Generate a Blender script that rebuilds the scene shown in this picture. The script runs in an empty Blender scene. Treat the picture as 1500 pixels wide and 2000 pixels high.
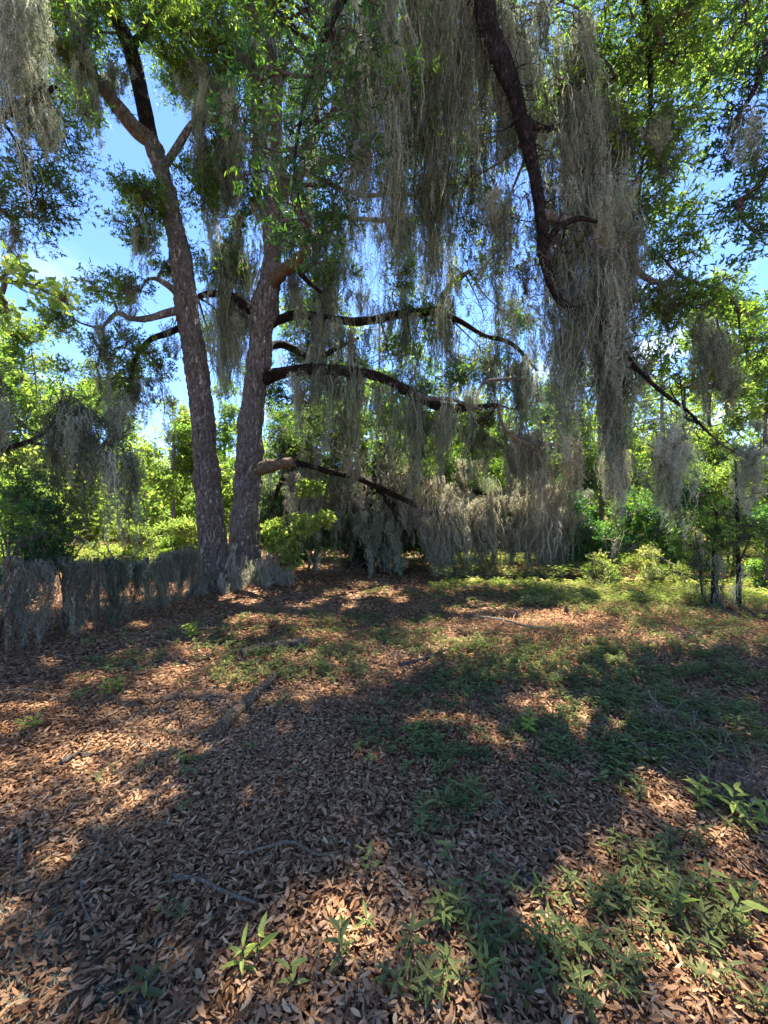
import bpy, math
import numpy as np
from mathutils import Vector, noise as mnoise

R = np.random.default_rng(7)
SC = bpy.context.scene
COL = SC.collection
F = 760.0            # focal length in photo pixels (1500 x 2000 photo)
CH = 1.55            # camera height
# ---------------------------------------------------------------- camera
cam = bpy.data.cameras.new('camera'); camo = bpy.data.objects.new('camera', cam); COL.objects.link(camo)
camo.location = (0, 0, CH); camo.rotation_euler = (math.radians(90), 0, 0)
cam.sensor_fit = 'VERTICAL'; cam.sensor_height = 36; cam.lens = 36 * F / 2000
cam.clip_start = 0.05; cam.clip_end = 2000
SC.camera = camo
# ---------------------------------------------------------------- sky and sun
ELEV, AZ = 68.0, 12.0
w = bpy.data.worlds.new("World"); SC.world = w; w.use_nodes = True
nt = w.node_tree; nt.nodes.clear()
sky = nt.nodes.new('ShaderNodeTexSky'); sky.sky_type = 'NISHITA'; sky.sun_disc = False
sky.sun_elevation = math.radians(ELEV); sky.sun_rotation = math.radians(AZ)
sky.air_density = 1.0; sky.dust_density = 0.1; sky.ozone_density = 4.0; sky.altitude = 2500
bgn = nt.nodes.new('ShaderNodeBackground'); bgn.inputs[1].default_value = 0.068
out = nt.nodes.new('ShaderNodeOutputWorld')
tc = nt.nodes.new('ShaderNodeTexCoord'); mp = nt.nodes.new('ShaderNodeMapping'); mp.inputs['Scale'].default_value = (1.5, 1.5, 5)
cn = nt.nodes.new('ShaderNodeTexNoise'); cn.inputs['Scale'].default_value = 2.1; cn.inputs['Detail'].default_value = 7
cr = nt.nodes.new('ShaderNodeValToRGB'); cr.color_ramp.elements[0].position = .56; cr.color_ramp.elements[1].position = .74
cr.color_ramp.elements[1].color = (.75, .75, .75, 1)
sx = nt.nodes.new('ShaderNodeSeparateXYZ'); mr = nt.nodes.new('ShaderNodeMapRange')
mr.inputs[1].default_value = .5; mr.inputs[2].default_value = .22; mr.inputs[3].default_value = 0; mr.inputs[4].default_value = 1
mm = nt.nodes.new('ShaderNodeMath'); mm.operation = 'MULTIPLY'
mx = nt.nodes.new('ShaderNodeMixRGB'); mx.inputs[2].default_value = (6.5, 6.8, 7.2, 1)
L = nt.links.new
L(tc.outputs['Generated'], mp.inputs[0]); L(mp.outputs[0], cn.inputs[0]); L(cn.outputs[0], cr.inputs[0])
L(tc.outputs['Generated'], sx.inputs[0]); L(sx.outputs[2], mr.inputs[0]); L(cr.outputs[0], mm.inputs[0]); L(mr.outputs[0], mm.inputs[1])
L(mm.outputs[0], mx.inputs[0]); hs = nt.nodes.new('ShaderNodeHueSaturation'); hs.inputs['Saturation'].default_value = 1.1; hs.inputs['Hue'].default_value = .507; L(sky.outputs[0], hs.inputs['Color']); L(hs.outputs[0], mx.inputs[1]); L(mx.outputs[0], bgn.inputs[0]); L(bgn.outputs[0], out.inputs[0])
S = np.array([math.cos(math.radians(ELEV)) * math.sin(math.radians(AZ)),
              math.cos(math.radians(ELEV)) * math.cos(math.radians(AZ)), math.sin(math.radians(ELEV))])
sl = bpy.data.lights.new('sun', 'SUN'); sl.energy = 4.0; sl.angle = math.radians(0.5); sl.color = (1, .93, .80)
so = bpy.data.objects.new('sun', sl); COL.objects.link(so)
so.rotation_euler = Vector(S).to_track_quat('Z', 'Y').to_euler(); so.location = (0, 0, 40)
SC.view_settings.view_transform = 'Standard'; SC.view_settings.look = 'None'
SC.view_settings.exposure = 2.95; SC.view_settings.gamma = 1; SC.view_settings.use_curve_mapping = False
SC.cycles.max_bounces = 7; SC.cycles.diffuse_bounces = 4; SC.cycles.transmission_bounces = 4; SC.cycles.glossy_bounces = 2

# ---------------------------------------------------------------- helpers
def P(x, y, Z):
    """point seen at photo pixel (x, y) at distance Z in front of the camera"""
    return np.array([(x - 750) * Z / F, Z, CH - (y - 1000) * Z / F])

def gh(x, y):
    x = np.asarray(x, float); y = np.asarray(y, float)
    h = .035 * np.sin(x * .9 + .7) * np.cos(y * .7 - .4) + .022 * np.sin(x * 2.3 + y * 1.1) + .014 * np.sin(y * 3.1 - x * 1.7 + 1)
    h = h + .010 * np.sin(x * 6.1 + y * 4.3) * np.sin(y * 5.7 - x * 3.1)
    h = h + .16 * np.exp(-(((x + 2.9) / 1.3) ** 2 + ((y - 8.1) / 1.2) ** 2))
    return h

def G(px, py):
    """ground point seen at photo pixel"""
    Z = CH * F / (py - 1000)
    for _ in range(4):
        X = (px - 750) * Z / F; Z = (CH - float(gh(X, Z))) * F / (py - 1000)
    X = (px - 750) * Z / F
    return np.array([X, Z, float(gh(X, Z))])

# ground areas which the sun reaches through gaps of the canopy (centre, radii, tilt)
LIT = [(60, 1400, 90, 20, -15), (190, 1462, 170, 30, -12), (320, 1330, 165, 24, -27), (410, 1258, 90, 20, -10), (250, 1582, 95, 24, -25),
       (140, 1635, 60, 18, -28), (150, 1330, 50, 16, 0), (660, 1355, 42, 12, 0), (560, 1372, 40, 12, 0), (900, 1415, 95, 16, 5),
       (1080, 1398, 105, 24, 8), (1000, 1470, 45, 28, 30), (1170, 1432, 90, 22, 15), (800, 1422, 30, 12, 0), (1290, 1562, 90, 30, 5),
       (1450, 1450, 55, 18, 0), (1440, 1680, 50, 55, 40), (550, 1585, 42, 18, 0), (470, 1598, 26, 20, 0), (250, 1930, 70, 36, -30),
       (470, 1965, 85, 50, 0), (1390, 1930, 70, 44, 0), (620, 1148, 200, 22, 0), (450, 1172, 75, 20, 0), (800, 1112, 220, 12, 0),
       (1100, 1208, 95, 16, 0), (1080, 1125, 190, 16, 0), (1320, 1130, 230, 30, 0), (890, 1253, 65, 12, 8), (510, 1222, 80, 11, 0),
       (930, 1190, 80, 7, 0), (960, 1138, 190, 16, 0), (480, 1160, 90, 22, 0), (200, 1140, 200, 30, 0), (620, 1240, 60, 6, 0), (1230, 1340, 60, 10, 0), (730, 1500, 22, 10, 0), (1180, 1650, 30, 12, 20)]
NMAIN = len(LIT)
for _ in range(150):
    y_ = 1175 + 760 * R.random() ** 1.3; k_ = (y_ - 1000) / 400
    LIT.append((R.uniform(0, 1500), y_, R.uniform(14, 48) * k_ ** .3, R.uniform(7, 17) * k_ ** .5, R.uniform(-25, 15)))
def sunlit(p, k=None):
    """True for points of the canopy standing in a sunbeam that reaches one of those areas"""
    t = p[:, 2] / S[2]
    hx = p[:, 0] - S[0] * t; hy = np.maximum(p[:, 1] - S[1] * t, .3)
    X = 750 + hx * F / hy; Y = 1000 + CH * F / hy
    m = np.zeros(len(p), bool)
    for cx, cy, rx, ry, a in LIT[:k]:
        ca, sa = math.cos(math.radians(a)), math.sin(math.radians(a))
        dx, dy = X - cx, Y - cy
        u = dx * ca + dy * sa; v = -dx * sa + dy * ca
        wob = 1.0 + .25 * np.sin(X * .09 + Y * .05) + .2 * np.sin(Y * .21 - X * .04)
        m |= (u / rx) ** 2 + (v / ry) ** 2 < wob
    return m & (p[:, 1] - S[1] * t > .2) & ~((p[:, 1] > 9) & (p[:, 2] < 4))

def unit(v): return v / np.maximum(np.linalg.norm(v, axis=-1, keepdims=True), 1e-9)
def rdir(n, up=0.0):
    v = R.normal(size=(n, 3)); v = unit(v); v[:, 2] += up; return unit(v)

DN = 2.3   # foliage density
class Acc:
    def __init__(s): s.v = []; s.f = []; s.n = 0
    def add(s, v, f, rnd, mat=0):
        f = np.asarray(f); v = np.asarray(v, np.float32).reshape(-1, 3)
        s.v.append(v); s.f.append((f + s.n, np.broadcast_to(np.asarray(rnd, np.float32), (len(f),)), mat)); s.n += len(v)
    def build(s, name, mats, parent=None, smooth=False):
        if not s.v or not sum(len(f) for f, _, _ in s.f): return None
        me = bpy.data.meshes.new(name)
        V = np.concatenate(s.v) if s.v else np.zeros((0, 3))
        me.vertices.add(len(V)); me.vertices.foreach_set('co', V.astype(np.float32).ravel())
        loops = np.concatenate([f.ravel() for f, _, _ in s.f]).astype(np.int32)
        tot = np.concatenate([np.full(len(f), f.shape[1]) for f, _, _ in s.f]).astype(np.int32)
        st = np.concatenate([[0], np.cumsum(tot)[:-1]]).astype(np.int32)
        me.loops.add(len(loops)); me.loops.foreach_set('vertex_index', loops)
        me.polygons.add(len(tot)); me.polygons.foreach_set('loop_start', st); me.polygons.foreach_set('loop_total', tot)
        me.polygons.foreach_set('material_index', np.concatenate([np.full(len(f), m) for f, _, m in s.f]).astype(np.int32))
        me.polygons.foreach_set('use_smooth', np.full(len(tot), smooth))
        at = me.attributes.new('rnd', 'FLOAT', 'FACE'); at.data.foreach_set('value', np.concatenate([r for _, r, _ in s.f]).astype(np.float32))
        me.update(calc_edges=True)
        for m in (mats if isinstance(mats, (list, tuple)) else [mats]): me.materials.append(m)
        o = bpy.data.objects.new(name, me); COL.objects.link(o)
        if parent is not None:
            o.parent = parent
            o.matrix_parent_inverse = parent.matrix_basis.inverted()
        return o

def thing(name, label, cat, loc, group=None, kind=None):
    o = bpy.data.objects.new(name, None); COL.objects.link(o); o.location = [float(a) for a in loc]; o.empty_display_size = .2
    return tag(o, label, cat, group, kind)
def tag(o, label=None, cat=None, group=None, kind=None):
    for k, v in (('label', label), ('category', cat), ('group', group), ('kind', kind)):
        if v: o[k] = v
    return o

def spline(pts, n):
    pts = np.asarray(pts, float); k = len(pts)
    ext = np.vstack([2 * pts[0] - pts[1], pts, 2 * pts[-1] - pts[-2]])
    u = np.linspace(0, k - 1 - 1e-9, n); i = u.astype(int); t = (u - i)[:, None]
    a, b, c, d = ext[i], ext[i + 1], ext[i + 2], ext[i + 3]
    return .5 * (2 * b + (c - a) * t + (2 * a - 5 * b + 4 * c - d) * t ** 2 + (3 * b - a - 3 * c + d) * t ** 3)

def p_v(p): return Vector((p[0] * 6, p[1] * 6, p[2] * 5))
def tube(acc, pts, rad, sides=12, step=.08, lump=.12, rnd=.5, mat=0, flare=None, cap=True, ridge=0):
    """tapering branch along pts; lump = relative unevenness"""
    pts = np.asarray(pts, float); rad = np.asarray(rad, float)
    ln = np.linalg.norm(np.diff(pts, axis=0), axis=1).sum()
    n = max(4, int(ln / step))
    q = spline(np.column_stack([pts, rad]), n); c = q[:, :3]; r = np.maximum(q[:, 3], .002)
    T = unit(np.gradient(c, axis=0)); ref = np.array([0, 1, 0]) if abs(T[0][1]) < .9 else np.array([1, 0, 0])
    a = unit(np.cross(T, ref)); b = np.cross(T, a)
    ang = np.linspace(0, 2 * math.pi, sides, endpoint=False)
    rr = r[:, None] * np.ones(sides)
    if lump:
        o = R.uniform(0, 50)
        for i in range(n):
            for j in range(sides):
                d = (math.cos(ang[j]) * a[i] + math.sin(ang[j]) * b[i]) * r[i]
                p = c[i] + d
                k = mnoise.noise(Vector((p[0] * 3.2 + o, p[1] * 3.2, p[2] * 2.0))) + .6 * mnoise.noise(Vector((p[0] * 11, p[1] * 11 + o, p[2] * 4)))
                k += .45 * mnoise.noise(Vector((p[0] * 34 + o, p[1] * 34, p[2] * 12)))
                if ridge:
                    q3 = mnoise.noise(Vector((p[0] * 15 + o, p[1] * 15, p[2] * 3.4)) + Vector((0, 0, mnoise.noise(p_v(p)) * .8)))
                    rr[i, j] += ridge * (.5 - min(1., abs(q3) * 3.2)) * -1
                rr[i, j] *= 1 + lump * k
                if flare:
                    h = c[i][2] - pts[0][2]
                    rr[i, j] += flare * math.exp(-max(h, 0) / .22) * (0.6 + .5 * math.sin(ang[j] * 5 + o) + .25 * math.sin(ang[j] * 3 + 1))
    V = c[:, None] + rr[..., None] * (np.cos(ang)[None, :, None] * a[:, None] + np.sin(ang)[None, :, None] * b[:, None])
    i = np.arange(n - 1)[:, None] * sides; j = np.arange(sides)[None]; j2 = (j + 1) % sides
    f = np.stack([i + j, i + j2, i + sides + j2, i + sides + j], -1).reshape(-1, 4)
    acc.add(V.reshape(-1, 3), f, rnd, mat)
    if cap:
        acc.add(V[-1], np.arange(sides)[None], rnd, mat); acc.add(V[0][::-1], np.arange(sides)[None], rnd, mat)
    return c

def twigs(acc, a, b, r0, r1, rnd=.5, mat=0, sag=.1):
    """many thin three-sided twigs from a to b at once"""
    a = np.asarray(a, float); b = np.asarray(b, float); n = len(a)
    if n == 0: return
    L_ = np.linalg.norm(b - a, axis=1, keepdims=True)
    K = 5; t = np.linspace(0, 1, K)
    k1 = R.normal(size=(n, 3)) * sag * L_; k2 = R.normal(size=(n, 3)) * sag * L_ * .6
    C = a[:, None] + (b - a)[:, None] * t[None, :, None] + k1[:, None] * np.sin(t * math.pi)[None, :, None] + k2[:, None] * np.sin(t * 2 * math.pi)[None, :, None]
    D = unit(b - a); s = unit(np.cross(D, [0.3, .2, 1])); u = np.cross(D, s)
    r = (np.asarray(r0).reshape(-1, 1) * (1 - t) + np.asarray(r1).reshape(-1, 1) * t) * np.ones((n, 1))
    V = []
    for k in range(3):
        an = k * 2.094
        V.append(C + r[..., None] * (math.cos(an) * s + math.sin(an) * u)[:, None])
    V = np.stack(V, 2)                                     # n,K,3sides,3
    i = (np.arange(n) * K * 3)[:, None, None] + (np.arange(K - 1) * 3)[None, :, None]; j = np.arange(3)[None, None]; j2 = (j + 1) % 3
    f = np.stack([i + j, i + j2, i + 3 + j2, i + 3 + j], -1).reshape(-1, 4)
    acc.add(V.reshape(-1, 3), f, rnd, mat)

SHADE = []
def shade(p, area):
    p = p.reshape(-1, 3); k = p[:, 2] > 2.2; p = p[k]; t = p[:, 2] / S[2]
    SHADE.append(np.stack([p[:, 0] - S[0] * t, p[:, 1] - S[1] * t, np.broadcast_to(area, k.shape)[k]], 1))
def leaves(acc, base, d, ln, wd, rnd, nrm=None, hi=False, mat=0, fold=.25, droop=.12):
    n = len(base)
    if n == 0: return
    d = unit(d); ref = nrm if nrm is not None else rdir(n, .6)
    s = unit(np.cross(d, ref)); nn = np.cross(s, d)
    ln = np.asarray(ln).reshape(-1, 1) * np.ones((n, 1)); wd = np.asarray(wd).reshape(-1, 1) * np.ones((n, 1))
    tip = base + d * ln - nn * ln * droop
    rnd = np.broadcast_to(rnd, (n,))
    shade(base, (ln * wd)[:, 0] * .32)
    if hi:
        def st(t, k): return base + d * ln * t - nn * ln * droop * t * t, wd * k
        c1, w1 = st(.3, .46); c2, w2 = st(.68, .40)
        V = np.stack([base, c1 - s * w1 + nn * w1 * fold, c2 - s * w2 + nn * w2 * fold, tip, c2 + s * w2 + nn * w2 * fold, c1 + s * w1 + nn * w1 * fold, ], 1)
        i = np.arange(n)[:, None] * 6
        f = np.concatenate([i + np.array([[0, 1, 2, 3]]), i + np.array([[0, 3, 4, 5]])]); rr = np.concatenate([rnd, rnd])
    else:
        c = base + d * ln * .48 - nn * ln * droop * .25
        V = np.stack([base, c - s * wd * .5 + nn * wd * fold * .5, tip, c + s * wd * .5 + nn * wd * fold * .5], 1)
        i = np.arange(n)[:, None] * 4
        f = np.concatenate([i + np.array([[0, 1, 2]]), i + np.array([[0, 2, 3]])]); rr = np.concatenate([rnd, rnd])
    acc.add(V.reshape(-1, 3), f, rr, mat)

def sprigs(acc, p, d, m=7, ln=.07, wd=.022, hi=False, tw=.14, rbase=None):
    """leafy twig ends: m leaves spread along a short twig of length tw"""
    n = len(p)
    if n == 0: return
    rb = R.uniform(0, 1, n) if rbase is None else rbase
    u = R.uniform(0, 1, (n, m)) ** .7
    base = p[:, None] + d[:, None] * (u * tw)[..., None]
    ld = unit(d[:, None] * .7 + unit(R.normal(size=(n, m, 3))) * 1.0 + np.array([0, 0, .05]))
    sz = R.uniform(.65, 1.15, (n, m))
    leaves(acc, base.reshape(-1, 3), ld.reshape(-1, 3), (ln * sz).reshape(-1), (wd * sz).reshape(-1),
           np.clip(np.repeat(rb, m) + R.normal(0, .16, n * m), 0, 1), hi=hi)
    twigs(acc, p - d * tw * .5, p + d * tw * .9, np.full(n, max(.0016, ln * .03)), np.full(n, max(.001, ln * .02)), .4, 1, .06)

def blob(acc, px, py, Z, rx, ry, rz, n, limbpts=None, ln=.07, wd=.022, hi=False, m=7, nsub=None, world=False, tone=0., up=.15, keep=False, root=None, dn=DN):
    """foliage mass: side branches reach from the nearest limb point into it and end in leafy twigs"""
    c = P(px, py, Z); r = np.array([rx * Z / F, rz, ry * Z / F])
    if world: c = np.array([px, py, Z]); r = np.array([rx, ry, rz])
    nsub = nsub or max(3, n // 22)
    n = int(n * dn)
    sub = c + rdir(nsub) * (R.uniform(0, 1, (nsub, 1)) ** .45) * r
    sr = (r.prod() ** (1 / 3)) * R.uniform(.16, .38, nsub)
    k = R.integers(0, nsub, n)
    off = R.normal(size=(n, 3)) * np.array([.75, .75, .5]) * sr[k][:, None]
    p = sub[k] + off; d = unit(unit(off) * .8 + unit(p - c) * .4 + R.normal(size=(n, 3)) * .35 + np.array([0, 0, up]))
    ok = p[:, 2] > gh(p[:, 0], p[:, 1]) + .05
    if not keep: ok &= ~sunlit(p)
    p, d, k = p[ok], d[ok], k[ok]
    rb = np.clip(.45 + tone + R.normal(0, .14, nsub)[k] + R.normal(0, .13, len(k)), 0, 1)
    sprigs(acc, p, d, m, ln, wd, hi, tw=ln * 1.9, rbase=rb)
    # branches: limb -> blob -> sub clump -> twig
    if limbpts is not None and len(limbpts):
        lp = np.asarray(limbpts); h = lp[np.argmin(np.linalg.norm(lp - c, axis=1))]
        hub = c + (h - c) * .25
        tube(acc, [h, (h + hub) / 2 + R.normal(size=3) * .08 * np.linalg.norm(hub - h), hub], [.022 + .004 * np.linalg.norm(hub - h), .017, .012], 6, .12, 0, .5, 1, cap=False)
    else: hub = c if root is None else root
    twigs(acc, np.repeat(hub[None], nsub, 0), sub, np.full(nsub, .012), np.full(nsub, .005), .5, 1, .14)
    s = R.random(len(p)) < .5
    twigs(acc, sub[k][s], p[s], np.full(s.sum(), .004), np.full(s.sum(), .0018), .5, 1, .12)
    return sub

def moss(acc, A, Ln, rad, ns=34, K=11, wd=.007, barb=22, blen=.03, lean=(0, 0), keep=False, wave=.05, splay=0, curl=.012, tn0=.46):
    """hanging moss: each anchor gets a tuft of ragged strands of about length Ln"""
    A = np.asarray(A, float); n = len(A)
    if n == 0: return
    Ln = np.asarray(Ln).reshape(-1) * np.ones(n); rad = np.asarray(rad).reshape(-1) * np.ones(n)
    tone = R.normal(tn0, .2, n); N = n * ns; barb = int(barb * 1.5); wd = wd * .95
    Lc = np.repeat(Ln, ns); rr = np.repeat(rad, ns); long_ = R.random(N) < .4
    s0 = np.where(long_, R.uniform(0, .12, N), R.uniform(0, .9, N) ** .85)
    l = np.where(long_, Lc * R.uniform(.25, .95, N), np.minimum(Lc, R.uniform(.09, .32, N)))
    th = R.uniform(0, 2 * math.pi, N); q = np.sqrt(R.uniform(0, 1, N)) * rr
    off = np.stack([np.cos(th) * q * 1.25, np.sin(th) * q], 1)
    t = np.linspace(0, 1, K); tg = np.minimum(s0[:, None] + t[None] * (l / Lc)[:, None], 1.12)          # position along the clump
    shape = np.maximum(1 - tg, 0) ** .75 * (1 + .9 * np.sin(np.clip(tg, 0, 1) * math.pi)) + splay * tg
    cp = np.repeat(R.uniform(0, 6.28, (n, 1, 2)), ns, 0); cf = np.repeat(R.uniform(2, 6, (n, 1, 2)), ns, 0)
    clw = (np.sin(cp + cf * tg[..., None]) - np.sin(cp)) * .05 * Lc[:, None, None] ** .7
    ph = R.uniform(0, 6.28, (N, 1, 2)); fq = R.uniform(1., 3.5, (N, 1, 2)) * (1 + 2 * l[:, None, None])
    stw = np.sin(ph + fq * t[None, :, None] * 6.28) * curl * R.uniform(.2, 1.5, (N, 1, 1)) + R.normal(0, curl * .45, (N, K, 2)) + R.normal(0, .05, (N, 1, 2)) * l[:, None, None] * t[None, :, None]
    stw = stw + np.cumsum(R.normal(size=(N, K, 2)) * wave / K * 2, 1) * np.sqrt(l)[:, None, None]
    C = np.empty((N, K, 3)); a = np.repeat(A, ns, 0)
    C[..., :2] = a[:, None, :2] + off[:, None, :] * shape[..., None] + clw + stw + np.array(lean) * (tg[..., None] ** 1.3) * Lc[:, None, None]
    C[..., 2] = a[:, None, 2] + (R.uniform(-.25, .12, N) * rr * 1.5)[:, None] - tg * Lc[:, None]
    g = gh(C[..., 0], C[..., 1]) + .01
    C[..., 2] = np.maximum(C[..., 2], g + R.uniform(0, .03, (N, 1)))
    if not keep:
        bad = np.zeros(N, bool)
        bad |= sunlit(C[:, K // 2])
        for k in (0, K - 1): bad |= sunlit(C[:, k], NMAIN)
        C = C[~bad]; tn = np.repeat(tone, ns)[~bad]; l = l[~bad]; N = len(C)
    else: tn = np.repeat(tone, ns)
    if N == 0: return
    shade(C[:, ::3], np.repeat(l * wd * .34 / len(C[0, ::3]), len(C[0, ::3])))
    an = R.uniform(0, math.pi, N); s = np.stack([np.cos(an), np.sin(an), np.zeros(N)], 1)
    W = wd * (R.uniform(.5, 1.4, (N, 1)) * (1 - t) ** .5 + .12) * .5 * (1 + R.normal(0, .35, (N, K)))
    V = np.stack([C - s[:, None] * W[..., None], C + s[:, None] * W[..., None]], 2)
    i = (np.arange(N) * K * 2)[:, None] + (np.arange(K - 1) * 2)[None]
    f = np.stack([i, i + 1, i + 3, i + 2], -1).reshape(-1, 4)
    rn = np.clip(tn + R.normal(0, .15, N), 0, 1)
    acc.add(V.reshape(-1, 3), f, np.repeat(rn, K - 1))
    # curls standing off the strands
    M = N * barb; si = np.repeat(np.arange(N), barb); u = R.uniform(0, K - 1.001, M); k = u.astype(int); fr = (u - k)[:, None]
    b = C[si, k] * (1 - fr) + C[si, k + 1] * fr
    d = unit(R.normal(size=(M, 3)) + np.array([0, 0, -.7])) * (blen * R.uniform(.4, 1.5, (M, 1)))
    e = unit(np.cross(d, R.normal(size=(M, 3)))) * wd * .28
    V = np.stack([b - e, b + e, b + d + e * .2], 1)
    acc.add(V.reshape(-1, 3), (np.arange(M)[:, None] * 3 + np.arange(3)[None]), np.clip(rn[si] + R.normal(.05, .12, M), 0, 1))

def curtain(parent, x0, y0, x1, y1, Z, l0, l1, n, jy=25, jz=.45, rad=.07, ns=34, wd=None, barb=14, lean=(0, 0), name='hanging_moss', mat=None, keep=False):
    n = int(n * 1.45); tc_ = R.uniform(0, 1, max(2, n // 4)); t = np.clip(tc_[R.integers(0, len(tc_), n)] + R.normal(0, .025, n), 0, 1); Zs = Z + R.uniform(-jz, jz, n)
    xs = x0 + (x1 - x0) * t + R.normal(0, 6, n); ys = y0 + (y1 - y0) * t + R.normal(0, jy, n)
    A = np.stack([(xs - 750) * Zs / F, Zs, CH - (ys - 1000) * Zs / F], 1)
    ln = (l0 * .35 + (l1 * 1.12 - l0 * .35) * R.uniform(0, 1, n) ** 1.4) * Z / F
    a = Acc()
    wd = wd or (.0028 + .0011 * Z)
    n = len(A)
    moss(a, A, ln, rad * R.uniform(.5, 1.7, n), ns, 15 if Z < 6 else 10, wd, barb, .02 + .0028 * Z, lean, keep, curl=.006 + .0016 * Z, tn0=(R.uniform(.2, .6) if Z < 6 else R.uniform(.38, .56)))
    # the twigs it hangs from
    o = np.argsort(t)
    e = A + np.stack([R.uniform(-.12, .12, n), R.uniform(-.1, .1, n), R.uniform(-.02, .1, n)], 1)
    twigs(a, e, A, np.full(n, .008), np.full(n, .005), .5, 1, .1)
    if n > 5:
        e2 = e[o]; e2 = (e2[:-2] + e2[1:-1] + e2[2:]) / 3; twigs(a, e2[:-1], e2[1:], np.full(len(e2) - 1, .007), np.full(len(e2) - 1, .007), .5, 1, .03)
    elif n > 1: twigs(a, e[o][:-1], e[o][1:], np.full(n - 1, .007), np.full(n - 1, .007), .5, 1, .03)
    return a.build(name, [mat or M_MOSS, M_TWIG], parent)

# ---------------------------------------------------------------- materials
def newmat(name):
    m = bpy.data.materials.new(name); m.use_nodes = True; m.node_tree.nodes.clear(); return m, m.node_tree
def ramp(nt, stops):
    r = nt.nodes.new('ShaderNodeValToRGB'); e = r.color_ramp.elements
    e[0].position, e[0].color = stops[0][0], (*stops[0][1], 1); e[1].position, e[1].color = stops[-1][0], (*stops[-1][1], 1)
    for p, c in stops[1:-1]:
        x = e.new(p); x.color = (*c, 1)
    return r
def leafmat(name, stops, trans=.45, rough=.5, tcol=(1.7, 1.75, .7), spec=.22):
    m, nt = newmat(name); L = nt.links.new
    a = nt.nodes.new('ShaderNodeAttribute'); a.attribute_name = 'rnd'
    r = ramp(nt, stops); L(a.outputs['Fac'], r.inputs[0])
    p = nt.nodes.new('ShaderNodeBsdfPrincipled'); p.inputs['Roughness'].default_value = rough; p.inputs['Specular IOR Level'].default_value = spec
    t = nt.nodes.new('ShaderNodeBsdfTranslucent'); mu = nt.nodes.new('ShaderNodeMixRGB'); mu.blend_type = 'MULTIPLY'; mu.inputs[0].default_value = 1
    mu.inputs[2].default_value = (*tcol, 1); x = nt.nodes.new('ShaderNodeMixShader'); x.inputs[0].default_value = trans
    o = nt.nodes.new('ShaderNodeOutputMaterial')
    L(r.outputs[0], p.inputs['Base Color']); L(r.outputs[0], mu.inputs[1]); L(mu.outputs[0], t.inputs[0])
    L(p.outputs[0], x.inputs[1]); L(t.outputs[0], x.inputs[2]); L(x.outputs[0], o.inputs[0]); return m

M_OAK = leafmat('oak_leaves', [(0, (.03, .07, .03)), (.35, (.06, .12, .035)), (.7, (.12, .2, .04)), (1, (.24, .32, .06))], .56)
M_CAN = leafmat('added_canopy_leaves', [(0, (.06, .12, .03)), (.4, (.12, .19, .04)), (.75, (.18, .26, .05)), (1, (.26, .34, .07))], .62)  # leaves of the added canopy that shades the clearing
M_NEAR = leafmat('near_oak_leaves', [(0, (.02, .055, .03)), (.4, (.04, .10, .035)), (.75, (.08, .17, .04)), (1, (.17, .28, .05))], .5, .42)
M_BRIGHT = leafmat('young_leaves', [(0, (.09, .17, .04)), (.4, (.17, .26, .055)), (.75, (.26, .34, .075)), (1, (.34, .38, .13))], .58, tcol=(1.3, 1.35, .75))
M_SHRUB = leafmat('shrub_leaves', [(0, (.025, .07, .03)), (.4, (.05, .13, .045)), (.75, (.10, .20, .05)), (1, (.2, .30, .07))], .42, .4)
M_HERB = leafmat('seedling_leaves', [(0, (.08, .085, .035)), (.4, (.16, .185, .07)), (.75, (.23, .27, .085)), (1, (.34, .41, .08))], .35, .55, (1.3, 1.35, .7), spec=.15)
M_WEED = leafmat('weed_leaves', [(0, (.08, .13, .04)), (.4, (.16, .22, .06)), (.7, (.27, .27, .12)), (1, (.42, .36, .24))], .4, .6)
M_MOSS = leafmat('spanish_moss', [(0, (.065, .075, .048)), (.35, (.21, .24, .16)), (.7, (.38, .405, .305)), (1, (.58, .59, .47))], .42, .9, (.98, 1, .85), .1)
M_DRY = leafmat('dry_moss', [(0, (.16, .15, .11)), (.4, (.32, .305, .23)), (.75, (.48, .455, .355)), (1, (.64, .60, .49))], .4, .9, (1, .96, .82), .1)
M_LIT = leafmat('fallen_leaves', [(0, (.04, .02, .01)), (.2, (.15, .07, .032)), (.45, (.31, .17, .088)), (.7, (.42, .26, .145)), (.9, (.50, .35, .21)), (1, (.56, .44, .30))], .12, .8, (1, .7, .45), .08)

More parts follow.
